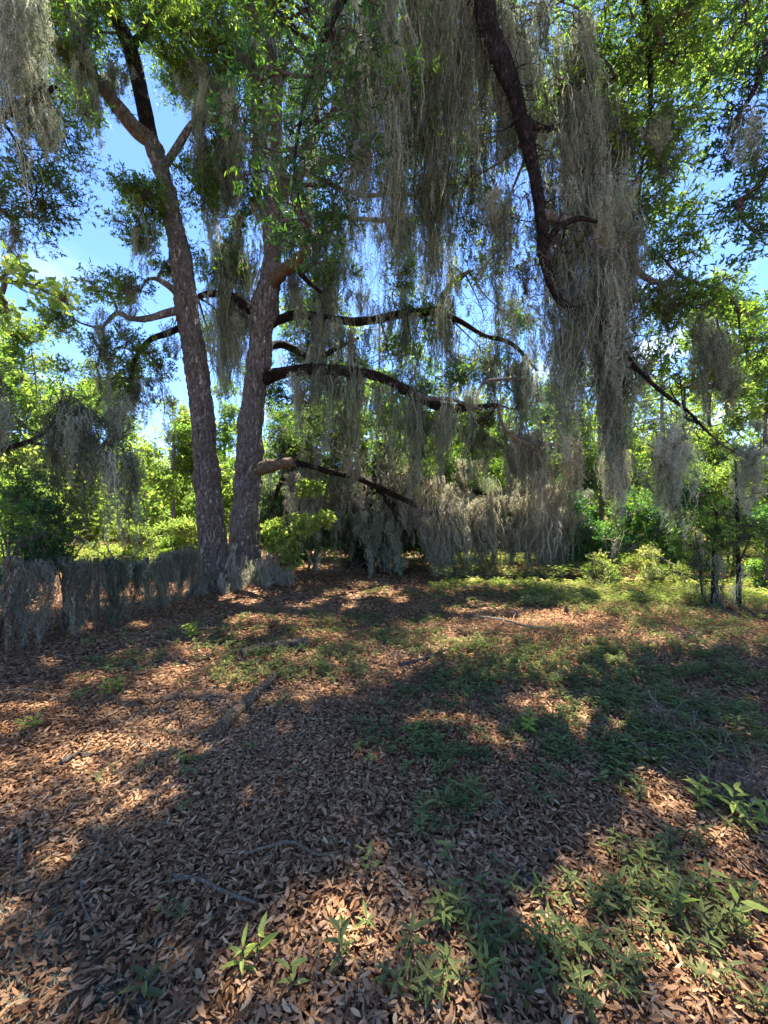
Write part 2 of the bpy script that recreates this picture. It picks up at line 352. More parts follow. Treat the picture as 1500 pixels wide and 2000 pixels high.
def barkmat(name, stops, scale=1., lichen=.35, lc=(.42, .41, .37), bump=1.):
    m, nt = newmat(name); L = nt.links.new; N = nt.nodes.new
    tc = N('ShaderNodeTexCoord'); mp = N('ShaderNodeMapping'); mp.inputs['Scale'].default_value = (scale, scale, scale * .28); L(tc.outputs['Object'], mp.inputs[0])
    v = N('ShaderNodeTexVoronoi'); v.feature = 'DISTANCE_TO_EDGE'; v.inputs['Scale'].default_value = 26
    nz = N('ShaderNodeTexNoise'); nz.inputs['Scale'].default_value = 30; nz.inputs['Detail'].default_value = 8; nz.inputs['Roughness'].default_value = .7
    ad = N('ShaderNodeMixRGB'); ad.inputs[0].default_value = .16; L(mp.outputs[0], ad.inputs[1]); L(nz.outputs['Color'], ad.inputs[2]); L(ad.outputs[0], v.inputs[0])
    L(mp.outputs[0], nz.inputs[0])
    mr = N('ShaderNodeMapRange'); mr.inputs[2].default_value = .28; L(v.outputs['Distance'], mr.inputs[0])
    mul = N('ShaderNodeMath'); mul.operation = 'MULTIPLY_ADD'; L(mr.outputs[0], mul.inputs[0]); mul.inputs[1].default_value = .55
    n2 = N('ShaderNodeMath'); n2.operation = 'MULTIPLY'; L(nz.outputs[0], n2.inputs[0]); n2.inputs[1].default_value = .75; L(n2.outputs[0], mul.inputs[2])
    r = ramp(nt, stops); L(mul.outputs[0], r.inputs[0])
    ln = N('ShaderNodeTexNoise'); ln.inputs['Scale'].default_value = 5; ln.inputs['Detail'].default_value = 9; ln.inputs['Roughness'].default_value = .72; L(tc.outputs['Object'], ln.inputs[0])
    lr = N('ShaderNodeValToRGB'); lr.color_ramp.elements[0].position = .52; lr.color_ramp.elements[1].position = .66; L(ln.outputs[0], lr.inputs[0])
    lm = N('ShaderNodeMath'); lm.operation = 'MULTIPLY'; L(lr.outputs[0], lm.inputs[0]); lm.inputs[1].default_value = lichen
    mx = N('ShaderNodeMixRGB'); L(lm.outputs[0], mx.inputs[0]); L(r.outputs[0], mx.inputs[1]); mx.inputs[2].default_value = (*lc, 1)
    b = N('ShaderNodeBump'); b.inputs['Strength'].default_value = 1; b.inputs['Distance'].default_value = .05 * bump; L(mul.outputs[0], b.inputs['Height'])
    p = N('ShaderNodeBsdfPrincipled'); p.inputs['Roughness'].default_value = .9; p.inputs['Specular IOR Level'].default_value = .15
    L(mx.outputs[0], p.inputs['Base Color']); L(b.outputs[0], p.inputs['Normal'])
    o = N('ShaderNodeOutputMaterial'); L(p.outputs[0], o.inputs[0]); return m
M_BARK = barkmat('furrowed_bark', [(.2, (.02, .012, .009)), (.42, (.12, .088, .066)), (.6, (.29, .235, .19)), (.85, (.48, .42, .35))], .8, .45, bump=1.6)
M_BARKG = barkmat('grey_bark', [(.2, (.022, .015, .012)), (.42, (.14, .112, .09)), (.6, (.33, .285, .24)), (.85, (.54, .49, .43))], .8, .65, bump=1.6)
M_DARK = barkmat('dark_bark', [(.15, (.004, .003, .002)), (.45, (.014, .010, .007)), (.7, (.04, .026, .018)), (.95, (.085, .062, .048))], 1, .12)  # near-black brown, darker than the other bark colours
M_TWIG = barkmat('twig_bark', [(.15, (.03, .022, .018)), (.5, (.08, .06, .05)), (.9, (.2, .17, .14))], 2, .3, bump=.2)
M_LOG = barkmat('weathered_log', [(.2, (.035, .02, .012)), (.42, (.16, .10, .055)), (.62, (.34, .235, .14)), (.9, (.50, .39, .26))], 1.2, .2, (.33, .34, .24), 1.4)
M_STICK = barkmat('bleached_stick', [(.15, (.10, .065, .04)), (.5, (.27, .19, .12)), (.9, (.46, .37, .26))], 3, .5, (.4, .43, .36), .3)
M_WIRE, nt = newmat('rusty_wire'); p = nt.nodes.new('ShaderNodeBsdfPrincipled'); p.inputs['Base Color'].default_value = (.07, .05, .04, 1); p.inputs['Roughness'].default_value = .7
nn = nt.nodes.new('ShaderNodeTexNoise'); nn.inputs['Scale'].default_value = 60; rr = ramp(nt, [(.3, (.04, .03, .025)), (.7, (.14, .07, .04))]); nt.links.new(nn.outputs[0], rr.inputs[0]); nt.links.new(rr.outputs[0], p.inputs['Base Color'])
o = nt.nodes.new('ShaderNodeOutputMaterial'); nt.links.new(p.outputs[0], o.inputs[0])

# ground: soil and matted leaves
M_GROUND, nt = newmat('forest_floor'); L = nt.links.new; N = nt.nodes.new
tc = N('ShaderNodeTexCoord'); v = N('ShaderNodeTexVoronoi'); v.inputs['Scale'].default_value = 26; v.inputs['Randomness'].default_value = 1
nz = N('ShaderNodeTexNoise'); nz.inputs['Scale'].default_value = 9; nz.inputs['Detail'].default_value = 5
mp = N('ShaderNodeMixRGB'); mp.inputs[0].default_value = .08; L(tc.outputs['Object'], mp.inputs[1]); L(nz.outputs['Color'], mp.inputs[2]); L(mp.outputs[0], v.inputs[0])
sp = N('ShaderNodeSeparateColor'); L(v.outputs['Color'], sp.inputs[0])
r = ramp(nt, [(0, (.03, .017, .01)), (.35, (.11, .058, .033)), (.7, (.22, .12, .07)), (1, (.32, .2, .12))]); L(sp.outputs[0], r.inputs[0])
big = N('ShaderNodeTexNoise'); big.inputs['Scale'].default_value = .22; big.inputs['Detail'].default_value = 6; L(tc.outputs['Object'], big.inputs[0])
br = N('ShaderNodeValToRGB'); br.color_ramp.elements[0].position = .48; br.color_ramp.elements[1].position = .6; L(big.outputs[0], br.inputs[0])
sxyz = N('ShaderNodeSeparateXYZ'); L(tc.outputs['Object'], sxyz.inputs[0])
far = N('ShaderNodeMapRange'); far.inputs[1].default_value = 9; far.inputs[2].default_value = 15; L(sxyz.outputs[1], far.inputs[0])
mxx = N('ShaderNodeMath'); mxx.operation = 'MULTIPLY'; L(br.outputs[0], mxx.inputs[0]); L(far.outputs[0], mxx.inputs[1])
grn = N('ShaderNodeMixRGB'); L(mxx.outputs[0], grn.inputs[0]); L(r.outputs[0], grn.inputs[1]); grn.inputs[2].default_value = (.13, .15, .05, 1)
b = N('ShaderNodeBump'); b.inputs['Distance'].default_value = .03; L(sp.outputs[1], b.inputs['Height'])
p = N('ShaderNodeBsdfPrincipled'); p.inputs['Roughness'].default_value = .95; p.inputs['Specular IOR Level'].default_value = .1
L(grn.outputs[0], p.inputs['Base Color']); L(b.outputs[0], p.inputs['Normal']); o = N('ShaderNodeOutputMaterial'); L(p.outputs[0], o.inputs[0])

# ---------------------------------------------------------------- ground sheet
def axis(lo, hi, step, far):
    a = np.arange(lo, hi + step / 2, step); g = step; r_ = [a[-1]]; l_ = [a[0]]
    while r_[-1] < far: g *= 1.25; r_.append(r_[-1] + g)
    g = step
    while l_[-1] > -far: g *= 1.25; l_.append(l_[-1] - g)
    return np.concatenate([l_[1:][::-1], a, r_[1:]])
xs, ys = axis(-8, 8, .09, 500), axis(-3, 13, .09, 500)
X, Y = np.meshgrid(xs, ys); Zg = gh(X, Y)
a = Acc(); n1 = len(xs); i = (np.arange(len(ys) - 1) * n1)[:, None] + np.arange(n1 - 1)[None]
a.add(np.stack([X, Y, Zg], -1).reshape(-1, 3), np.stack([i, i + 1, i + n1 + 1, i + n1], -1).reshape(-1, 4), .5)
tag(a.build('ground', M_GROUND, smooth=True), 'brown forest floor covered in fallen leaves', 'ground', kind='structure')

# ---------------------------------------------------------------- leaf litter
a = Acc()
def litter(n, y0, y1, size, w=1.02, hi=True):
    y = y0 + (y1 - y0) * np.sqrt(R.uniform((y0 / y1) ** 2, 1, n)) if y0 > 0 else R.uniform(y0, y1, n)
    if y0 > 0: y = y1 * np.sqrt(R.uniform((y0 / y1) ** 2, 1, n))
    x = R.uniform(-1, 1, n) * (y * w + .5)
    q = R.random(n); h = q * .05
    base = np.stack([x, y, gh(x, y) + .006 + h], 1)
    th = R.uniform(0, 2 * math.pi, n); d = np.stack([np.cos(th), np.sin(th), R.normal(0, .2, n)], 1)
    nrm = unit(np.stack([R.normal(0, .42, n), R.normal(0, .42, n), np.ones(n)], 1)) * R.choice([-1, 1], (n, 1))
    ln = size * R.uniform(.6, 1.35, n); patch = .1 * np.sin(x * 2.1 + 1) * np.sin(y * 1.7)
    leaves(a, base, d, ln, ln * R.uniform(.2, .42, n), np.clip(R.beta(1.8, 2.3, n) * .74 + .16 * q + patch, 0, 1), nrm, hi, fold=R.uniform(-.1, .8), droop=R.uniform(-.2, .25))
for k in range(20): litter(6500, .75, 3.2, .035)
for k in range(16): litter(7000, 3.0, 6.2, .039)
for k in range(10): litter(6000, 6, 12.5, .06, .95, False)
litter(9000, 12.5, 24, .12, .95, False)
n = 5200; y = R.uniform(.8, 6, n); x = R.uniform(-1.05, 1.05, n) * y; b_ = np.stack([x, y, gh(x, y) + R.uniform(.02, .055, n)], 1)
th = R.uniform(0, 6.28, n); ln = R.uniform(.02, .16, (n, 1)) * R.uniform(.3, 1, (n, 1)); twigs(a, b_, b_ + np.stack([np.cos(th), np.sin(th), R.normal(0, .12, n)], 1) * ln, R.uniform(.0008, .0026, n), R.uniform(.0005, .0016, n), R.uniform(.1, .95), 0, .12)
leaves(a, b_[:3000] + R.normal(0, .03, (3000, 3)) * [1, 1, .1], rdir(3000) * [1, 1, .2], R.uniform(.01, .025, 3000), R.uniform(.008, .018, 3000), R.uniform(0, .5, 3000), np.tile([0, 0, 1.], (3000, 1)), False)
tag(a.build('leaf_litter', M_LIT), 'carpet of dry brown fallen oak leaves', 'leaf litter', kind='stuff')

# ---------------------------------------------------------------- small plants of the floor
def herb(acc, p, h, m, ln, wd, rb, hi=True):
    """one seedling: a stem with leaves set in a loose whorl"""
    n = len(p)
    d = unit(np.stack([R.normal(0, .22, n), R.normal(0, .22, n), np.ones(n)], 1)); top = p + d * h[:, None]
    twigs(acc, p, top, np.full(n, .002), np.full(n, .0014), .4, 1, .05)
    th = R.uniform(0, 6.28, (n, 1)) + np.arange(m) * 2.4 + R.normal(0, .3, (n, m)); u = 1 - .6 * (np.arange(m) / m) * R.uniform(.6, 1, (n, m))
    b = p[:, None] + d[:, None] * (h[:, None] * u)[..., None]
    el = R.uniform(.1, .75, (n, m)); ld = np.stack([np.cos(th) * np.cos(el), np.sin(th) * np.cos(el), np.sin(el)], -1)
    s = R.uniform(.6, 1.2, (n, m)) * ln[:, None]
    nrm = np.tile([0, 0, 1.], (n * m, 1)) + R.normal(0, .25, (n * m, 3))
    leaves(acc, b.reshape(-1, 3), ld.reshape(-1, 3), s.reshape(-1), (s * wd).reshape(-1), np.clip(np.repeat(rb, m) + R.normal(0, .1, n * m), 0, 1), nrm, hi, fold=.3, droop=.3)

COVER = [  # patches of ground cover: photo centre, radii, number of seedlings, height
    (860, 1490, 120, 50, 70, .09), (900, 1600, 75, 50, 60, .11), (480, 1300, 90, 45, 120, .10), (640, 1290, 120, 40, 150, .10), (720, 1230, 120, 25, 150, .08),
    (930, 1330, 90, 55, 130, .10), (1050, 1290, 160, 50, 240, .11), (1200, 1330, 130, 55, 200, .11), (1350, 1290, 170, 60, 260, .11), (1100, 1450, 80, 40, 60, .09),
    (1200, 1470, 90, 45, 80, .10), (1230, 1560, 60, 40, 25, .09), (1320, 1480, 100, 40, 60, .1), (1300, 1400, 120, 30, 80, .1), (1080, 1560, 60, 40, 20, .08),
    (1390, 1790, 110, 90, 60, .13), (1160, 1750, 90, 80, 34, .11), (1120, 1850, 110, 70, 26, .11), (840, 1900, 120, 70, 24, .10), (1250, 1880, 90, 60, 26, .10),
    (960, 1780, 70, 60, 14, .09), (1300, 1690, 90, 40, 30, .1), (1400, 1600, 80, 40, 26, .1), (800, 1380, 60, 25, 30, .08), (860, 1260, 100, 22, 90, .08),
    (560, 1215, 120, 20, 90, .08), (380, 1250, 70, 22, 50, .09), (260, 1295, 70, 25, 40, .08), (1200, 1180, 120, 25, 200, .12), (1350, 1200, 150, 30, 260, .13),
    (1060, 1160, 110, 20, 140, .1), (950, 1180, 120, 22, 120, .08), (1000, 1900, 90, 70, 14, .1), (700, 1820, 60, 60, 6, .08), (1440, 1440, 60, 40, 40, .12), (330, 1500, 60, 30, 10, .07),
    (700, 1430, 40, 15, 10, .07), (900, 1980, 110, 30, 16, .1), (1180, 1960, 110, 40, 14, .1), (1440, 1950, 60, 50, 12, .12), (800, 1160, 160, 14, 90, .07), (340, 1790, 40, 30, 4, .06)]
a = Acc()
for cx, cy, rx, ry, n, h in COVER:
    n = int(n * (2.1 if cy < 1400 else 2.0 if cy < 1550 else .9)); th = R.uniform(0, 6.28, n); q = R.uniform(0, 1, n) ** .6 * 1.15
    nc = min(n, max(3, n // 7)); ci = R.integers(0, nc, n); th = th[ci]; q = q[ci]; jx = R.normal(0, 16, n) * (cy - 950) / 400; jy_ = R.normal(0, 7, n) * (cy - 950) / 400
    pts = np.array([G(cx + rx * math.cos(t) * k + u, max(1065, cy + ry * math.sin(t) * k + v)) for t, k, u, v in zip(th, q, jx, jy_)])
    s = R.uniform(.6, 1.25, n)
    herb(a, pts, h * s * .9, 8, .044 * s, .27, np.clip(.38 + R.normal(0, .15, n), 0, 1))
n = 1300; y = R.uniform(2.2, 10, n); x = R.uniform(-.9, 1, n) * y; s = R.uniform(.5, 1.1, n)
keep = (R.random(n) < .35 + .4 * (x > .1 * y)); x, y, s = x[keep], y[keep], s[keep]; n = len(x)
herb(a, np.stack([x, y, gh(x, y)], 1), .08 * s, 6, .055 * s, .3, np.clip(.45 + R.normal(0, .2, n), 0, 1))
tag(a.build('ground_cover', [M_HERB, M_TWIG]), 'low green seedlings scattered over the leaf litter', 'ground cover', kind='stuff')

# weeds and thin grass at the sunny back edge
a = Acc(); n = 11000
y = R.uniform(6.3, 15, n); x = np.where(R.random(n) < .75, R.uniform(.12, 1.05, n) * y, R.uniform(-1.1, -.5, n) * y)
ok = ~((y < 7.3) & (x < .35 * y)) & ~((x < 0) & (y < 9)); x, y = x[ok], y[ok]; n = len(x); s = R.uniform(.4, 1.3, n)
herb(a, np.stack([x, y, gh(x, y)], 1), .34 * s * (.4 + .6 * (y > 8.3)), 9, .10 * s, .16, np.clip(.52 + R.normal(0, .27, n), 0, 1), False)
tag(a.build('weeds', [M_WEED, M_TWIG]), 'pale green and straw coloured weeds along the sunny back of the clearing', 'weeds', kind='stuff')

# prominent single seedlings
def seedling(px, py, h, m, ln, label, rb=.5, k=1, mat=None):
    c = G(px, py); t = thing('seedling', label, 'seedling', c, 'leafy seedlings growing from the leaf litter')
    st = Acc(); lf = Acc(); q = k
    p = c + np.stack([R.normal(0, .03 * (k > 1), k), R.normal(0, .03 * (k > 1), k), np.zeros(k)], 1); hh = h * R.uniform(.75, 1.1, k)
    for i in range(k):
        top = p[i] + np.array([R.normal(0, .02), R.normal(0, .02), hh[i]])
        st = Acc(); tube(st, [p[i] - [0, 0, .01], (p[i] + top) / 2 + R.normal(0, .006, 3), top], [.003, .0025, .0018], 6, .02, 0, .5, 0); st.build('stem', M_TWIG, t)
        th = R.uniform(0, 6) + np.arange(m) * 2.4; u = 1 - .65 * np.arange(m) / m; b = p[i] + (top - p[i]) * u[:, None]
        ln_ = ln * .72; el = R.uniform(.15, .9, m); ld = np.stack([np.cos(th) * np.cos(el), np.sin(th) * np.cos(el), np.sin(el)], -1); s = ln_ * R.uniform(.6, 1.15, m)
        leaves(lf, b, ld, s, s * .3, np.clip(rb + R.normal(0, .08, m), 0, 1), np.tile([0, 0, 1.], (m, 1)) + R.normal(0, .2, (m, 3)), True, fold=.3, droop=.3)
    lf.build('foliage', mat or M_HERB, t)
for s in [(735, 1725, .13, 9, .085, 'broad-leaved seedling in the middle of bare litter, above the larger green patch', .45),
          (865, 1705, .12, 9, .08, 'pale seedling under the bushy green tuft in the middle foreground', .5),
          (470, 1910, .12, 8, .085, 'bright green seedling at a sunlit spot of the lower left foreground', .85),
          (505, 1905, .13, 5, .10, 'slender seedling with upright narrow leaves right of a bright green one', .9),
          (575, 1955, .10, 6, .075, 'small seedling by the bottom edge left of the large green patch', .8),
          (665, 1900, .14, 8, .09, 'dark seedling with long spreading leaves at the left edge of the green patch below', .3),
          (790, 1885, .15, 9, .10, 'blue green seedling of long leaves near the bottom middle', .3),
          (850, 1965, .14, 9, .095, 'seedling cut by the bottom edge of the picture, middle', .35),
          (880, 1765, .11, 8, .085, 'seedling above the bottom middle patch with rounded leaves', .4),
          (1120, 1890, .13, 9, .09, 'pale green seedling with star-like leaves in the lower right foreground', .7),
          (1330, 1830, .18, 8, .10, 'tall glossy seedling with upright oval leaves in the thick green patch at right', .85),
          (1440, 1840, .18, 8, .12, 'seedling with long arching strap leaves by the right edge', .75),
          (1380, 1770, .17, 8, .10, 'sun catching seedling in the middle of the thick green patch at right', .75),
          (1040, 1440, .16, 12, .09, 'vivid yellow green seedling clump in the sun patch right of the middle', .95, 4),
          (225, 1365, .15, 12, .09, 'vivid green seedling clump at the left in front of the tree shadow', .9, 4),
          (75, 1430, .12, 10, .08, 'bright green seedling near the left edge in a sun patch', .85, 3),
          (375, 1252, .22, 12, .10, 'yellow green seedling clump in the sun before the left oak', .98, 6),
          (1370, 1590, .16, 9, .10, 'light green seedling in the right sun patch beside dead twigs', .8, 3),
          (1465, 1625, .18, 9, .11, 'light green seedling with long leaves cut by the right edge', .85, 3),
          (260, 1975, .10, 6, .12, 'dark flat seedling with long leaves by the bottom left edge', .2),
          (370, 1590, .09, 7, .07, 'thin seedling left of the middle on shaded litter', .5),
          (345, 1925, .02, 3, .09, 'pair of long dark leaves lying low near the bottom left', .2)]:
    seedling(*s)

# ---------------------------------------------------------------- logs and sticks
def stick(name, label, cat, pts, r0, r1, mat, forks=(), sides=9, lump=.15, group=None, lift=.012):
    A_ = Acc(); c = np.array([G(x, y) for x, y in pts]); n = len(c); rad = np.linspace(r0, r1, n); c[:, 2] += rad * .6 + lift + .035
    sp_ = tube(A_, c, rad, sides, .03, lump, .5)
    for t, (dx, dy), l in forks:
        b = sp_[int(t * (len(sp_) - 1))]; e = b + np.array([dx, dy, .12]) * l; e[2] = max(e[2], gh(e[0], e[1]) + .01)
        tube(A_, [b, (b + e) / 2 + R.normal(0, .05 * l, 3), e], [r1 * .8, r1 * .55, r1 * .3], 6, .03, 0, .5)
    return tag(A_.build(name, mat, smooth=True), label, cat, group)
stick('fallen_log', 'rotting log with a dark broken end lying in front of the left trees', 'log', [(424, 1452), (455, 1418), (490, 1380), (538, 1332)], .046, .032, M_LOG, [(.35, (-.4, .2), .25)], 14, .3)
stick('fallen_log', 'dark mossy log half sunk in green seedlings, behind the rotting log', 'log', [(470, 1288), (510, 1277), (555, 1270), (598, 1266)], .035, .045, M_LOG, [(.8, (.1, .1), .3), (.95, (.2, -.1), .3)], 12, .35)
stick('fallen_log', 'thin half buried log in the shade at the left', 'log', [(120, 1508), (150, 1490), (190, 1490), (222, 1470)], .016, .007, M_TWIG, [(.4, (-.3, .9), .2), (.7, (.7, .2), .25)], 10, .3)
G_ = 'dead sticks lying on the leaf litter'
stick('dead_stick', 'curved pale stick in the lower left foreground pointing right', 'stick', [(340, 1735), (390, 1742), (440, 1768), (500, 1790)], .008, .006, M_STICK, [(.3, (-.9, -.3), .15)], group=G_)
stick('dead_stick', 'arched stick with side twigs in the middle of the foreground', 'stick', [(480, 1698), (530, 1682), (575, 1676), (620, 1700), (660, 1694)], .006, .004, M_STICK, [(.5, (.3, .9), .13), (.6, (.2, -.8), .12), (.35, (-.4, -.8), .1)], group=G_, lift=.03)
stick('dead_stick', 'upright running forked twig in the bottom left corner', 'stick', [(60, 1800), (45, 1850), (25, 1900), (38, 1950)], .006, .004, M_STICK, [(.6, (-.3, -.9), .15)], group=G_)
stick('dead_stick', 'lichen grey stick at the left edge of the foreground', 'stick', [(30, 1640), (40, 1660), (36, 1720)], .009, .007, M_STICK, [], group=G_)
stick('dead_stick', 'short stick with pale end left of the curved pale stick', 'stick', [(160, 1740), (162, 1790), (190, 1855)], .006, .004, M_STICK, [(.2, (.6, .4), .12)], group=G_)
stick('dead_stick', 'twig lying across the long sun patch at the left', 'stick', [(170, 1640), (205, 1600), (240, 1560), (300, 1552)], .007, .004, M_STICK, [(.5, (-.8, .5), .16)], group=G_)
stick('dead_stick', 'thin pale twig right of the half buried log', 'stick', [(265, 1448), (290, 1475), (330, 1492)], .006, .004, M_STICK, [], group=G_)
stick('dead_stick', 'long grey branch lying beyond the green patch right of the middle', 'stick', [(925, 1212), (980, 1218), (1035, 1232), (1080, 1236)], .022, .012, M_STICK, [(.5, (.3, .8), .4), (.8, (.6, -.2), .3)], group=G_)
stick('dead_stick', 'dark branch lying in seedlings in the middle distance', 'stick', [(780, 1310), (830, 1295), (880, 1275)], .02, .01, M_TWIG, [(.5, (.3, .8), .4)], group=G_)
stick('dead_stick', 'white forked twig near the fence foot at the left', 'stick', [(118, 1290), (140, 1298), (148, 1318)], .009, .006, M_STICK, [(.4, (.4, -.5), .3), (.1, (-.5, .3), .2)], group=G_)
stick('dead_stick', 'pale long twig at the left edge between fence and sun patch', 'stick', [(0, 1362), (60, 1358), (130, 1380)], .008, .005, M_STICK, [(.5, (-.2, .6), .3)], group=G_)
stick('dead_stick', 'slim pale stick running down the bottom right corner', 'stick', [(1420, 1840), (1450, 1890), (1480, 1940)], .005, .003, M_STICK, [], group=G_)
stick('dead_stick', 'short pale wood chip beside seedlings in the right foreground', 'stick', [(1072, 1672), (1080, 1700)], .008, .005, M_STICK, [], group=G_)
stick('dead_stick', 'dark curved stick below the pale wood chip', 'stick', [(1010, 1720), (1040, 1745), (1060, 1760)], .008, .005, M_TWIG, [], group=G_)
stick('dead_stick', 'long thin grey stick leading down to the bottom edge left of the middle', 'stick', [(625, 1860), (620, 1930), (612, 1990)], .004, .003, M_STICK, [], group=G_)

def twigpile(px, py, label, n=16, s=.35):
    A_ = Acc(); c = G(px, py); b = c + np.stack([R.normal(0, s * .5, n), R.normal(0, s * .4, n), np.zeros(n)], 1); b[:, 2] = gh(b[:, 0], b[:, 1]) + .01
    e = b + rdir(n, .35) * s * R.uniform(.5, 1.2, (n, 1)); e[:, 2] = np.maximum(e[:, 2], gh(e[:, 0], e[:, 1]) + .02)
    twigs(A_, b, e, np.full(n, .006), np.full(n, .003), .5, 0, .12)
    i = R.integers(0, n, n * 3); m = b[i] * .4 + e[i] * .6
    twigs(A_, m, m + rdir(n * 3, .3) * s * .4, np.full(n * 3, .003), np.full(n * 3, .0015), .5, 0, .12)
    return tag(A_.build('brush_pile', M_STICK), label, 'brush pile', 'heaps of dead twigs')
twigpile(1440, 1540, 'heap of pale dead twigs by the right edge in the sun', 40, .3)
twigpile(1280, 1430, 'small heap of dead twigs among the seedlings at the right', 26, .25)
twigpile(660, 1118, 'pale heap of dead twigs near the foot of the middle oak', 40, .6)
twigpile(810, 1105, 'pale brush heap at the far middle edge of the clearing', 40, .5)
twigpile(950, 1130, 'grey brush heap standing at the back right of the middle', 40, .5)

def moss_tuft(px, py, label, n=12, s=.12):
    A_ = Acc(); c = G(px, py); q = c + np.stack([R.normal(0, s, n), R.normal(0, s * .8, n), np.abs(R.normal(0, s * .35, n)) + .03], 1)
    moss(A_, q, .09, .06, 8, 9, .002, 6, .015, keep=True, wave=.1, splay=1.0, curl=.03)
    return tag(A_.build('moss_tuft', M_MOSS), label, 'fallen moss', 'tufts of fallen moss on the ground')
for s in [(50, 1850, 'grey green fallen moss tuft at the lower left edge', 14, .09), (60, 1730, 'dim fallen moss tuft above the lower left edge', 8, .08),
          (75, 1965, 'fallen moss tuft in the bottom left corner', 12, .07), (200, 1660, 'sparse dark moss tuft just below the long sun patch', 8, .06),
          (890, 1570, 'dry moss tuft beside the bushy green tuft in the middle foreground', 10, .07), (280, 1960, 'moss wisp near the bottom edge at the left', 8, .06),
          (1350, 1420, 'grey moss tuft among twigs at the right', 12, .14), (1420, 1270, 'large grey moss tuft in the shade at the right edge', 20, .2),
          (905, 1255, 'small pale moss tuft standing in a sun fleck in the middle distance', 6, .07), (975, 1165, 'tiny pale moss tuft at the back right of the middle', 6, .07),
          (605, 1120, 'upright pale moss tuft at the back left of the middle', 8, .1), (1400, 1520, 'dry moss tangle by the pale twig heap', 14, .12),
          (360, 1245, 'dull moss tuft in front of the left oak beside bright seedlings', 8, .1)]:
    moss_tuft(*s)
for px, py, h, lb in [(1105, 1200, .17, 'small pointed dark stump beyond the seedlings at the right'), (1128, 1203, .12, 'thin stub right of a small pointed dark stump'), (1410, 1195, .3, 'pale snag at the foot of the dark saplings')]:
    A_ = Acc(); c = G(px, py); tube(A_, [c - [0, 0, .03], c + [.01, 0, h * .5], c + [.0, .01, h]], [.05, .035, .008], 9, .02, .4, .5, 0); tag(A_.build('stump', M_LOG), lb, 'stump')

# ---------------------------------------------------------------- oaks
def sidetwigs(acc, sp_):
    n = max(2, int(len(sp_) * .22)); i = R.integers(len(sp_) // 4, len(sp_), n); b = sp_[i]; ln = R.uniform(.12, .6, (n, 1))
    e = b + rdir(n, .25) * ln; twigs(acc, b, e, np.full(n, .009), np.full(n, .003), .5, 0, .14)
    k = np.repeat(np.arange(n), 3); u = R.uniform(.3, .9, (3 * n, 1)); m = b[k] * (1 - u) + e[k] * u
    twigs(acc, m, m + rdir(3 * n, .15) * ln[k] * .5, np.full(3 * n, .004), np.full(3 * n, .0015), .5, 0, .14)
def limb(parent, pts, r, mat, rough=.12, sides=12, name='limb'):
    """pts: photo x, y, distance; r: half widths in photo pixels"""
    c = np.array([P(*q) for q in pts]) if len(pts[0]) == 3 else np.array(pts)
    rad = [k * q[2] / F for k, q in zip(r, pts)]
    A_ = Acc(); sp_ = tube(A_, c, rad, sides, .05, rough); sidetwigs(A_, sp_); A_.build(name, mat, parent, smooth=True)
    return sp_
def wlimb(parent, pts, rad, mat, rough=.12, sides=14, name='limb', flare=None, step=.05):
    A_ = Acc(); sp_ = tube(A_, pts, rad, sides, step, rough, flare=flare)
    if name == 'limb': sidetwigs(A_, sp_)
    A_.build(name, mat, parent, smooth=True); return sp_
def crown(parent, blobs, pts, mat, **kw):
    A_ = Acc()
    for b_ in blobs:
        k = dict(kw)
        if isinstance(b_[-1], dict): k.update(b_[-1]); b_ = b_[:-1]
        blob(A_, *b_, limbpts=pts, **k)
    A_.build('crown', [mat, M_TWIG], parent)
def drape(parent, c, r, h0, h1, n, ns=30, wd=.009):
    th = R.uniform(0, 6.28, n); h = R.uniform(h0, h1, n) * (.72 + .28 * np.sin(th * 3 + 1) * np.sin(th * 5))
    A_ = Acc(); rt = r * (1.0 + .5 * (1 - h / h1)); q = np.stack([c[0] + np.cos(th) * rt, c[1] + np.sin(th) * rt, c[2] + h], 1)
    out_ = np.stack([np.cos(th), np.sin(th)], 1)
    for i in range(n):
        moss(A_, q[i:i + 1], h[i] * R.uniform(.7, 1.15), R.uniform(.02, .05), ns // 2, 9, wd, 10, .035, lean=out_[i] * R.uniform(.1, .7) ** 1.5, keep=True)
    A_.build('draped_moss', M_DRY, parent)

# --- left oak
ZL = 7.4; b0 = G(424, 1152)
lo = thing('oak_tree', 'tall leaning oak with dark furrowed bark, left one of the two big trunks', 'tree', b0, 'two big oaks behind the clearing')
tp = [(420, 1158), (416, 1080), (411, 1000), (402, 900), (395, 800), (382, 700), (368, 620), (359, 560), (350, 480), (338, 430), (325, 370), (305, 300), (290, 262)]
tr = [30, 26, 23.5, 22.5, 21, 20, 20.5, 18.5, 17.5, 16.5, 15.5, 15, 14]
c = [P(x, y, ZL) for x, y in tp]
A_ = Acc(); sp1 = tube(A_, c, [k * ZL / F for k in tr], 72, .018, .2, flare=.07, ridge=.022); A_.build('trunk', M_BARK, lo, smooth=True)
l1 = limb(lo, [(296, 275, 7.4), (262, 248, 7.2), (215, 190, 6.9), (165, 130, 6.6), (85, 68, 6.2), (10, 20, 5.9)], [17, 15, 12, 11, 9, 6], M_BARK)
l2 = limb(lo, [(292, 268, 7.4), (282, 215, 7.3), (258, 110, 7.2), (235, 50, 7.1), (212, -10, 7.0), (190, -90, 6.9)], [15, 14, 14, 12, 11, 8], M_DARK)
l3 = limb(lo, [(362, 612, 7.4), (340, 608, 7.2), (290, 622, 7.0), (255, 622, 6.8), (228, 612, 6.7), (198, 642, 6.6)], [9, 8, 6, 5, 4, 2], M_BARKG)
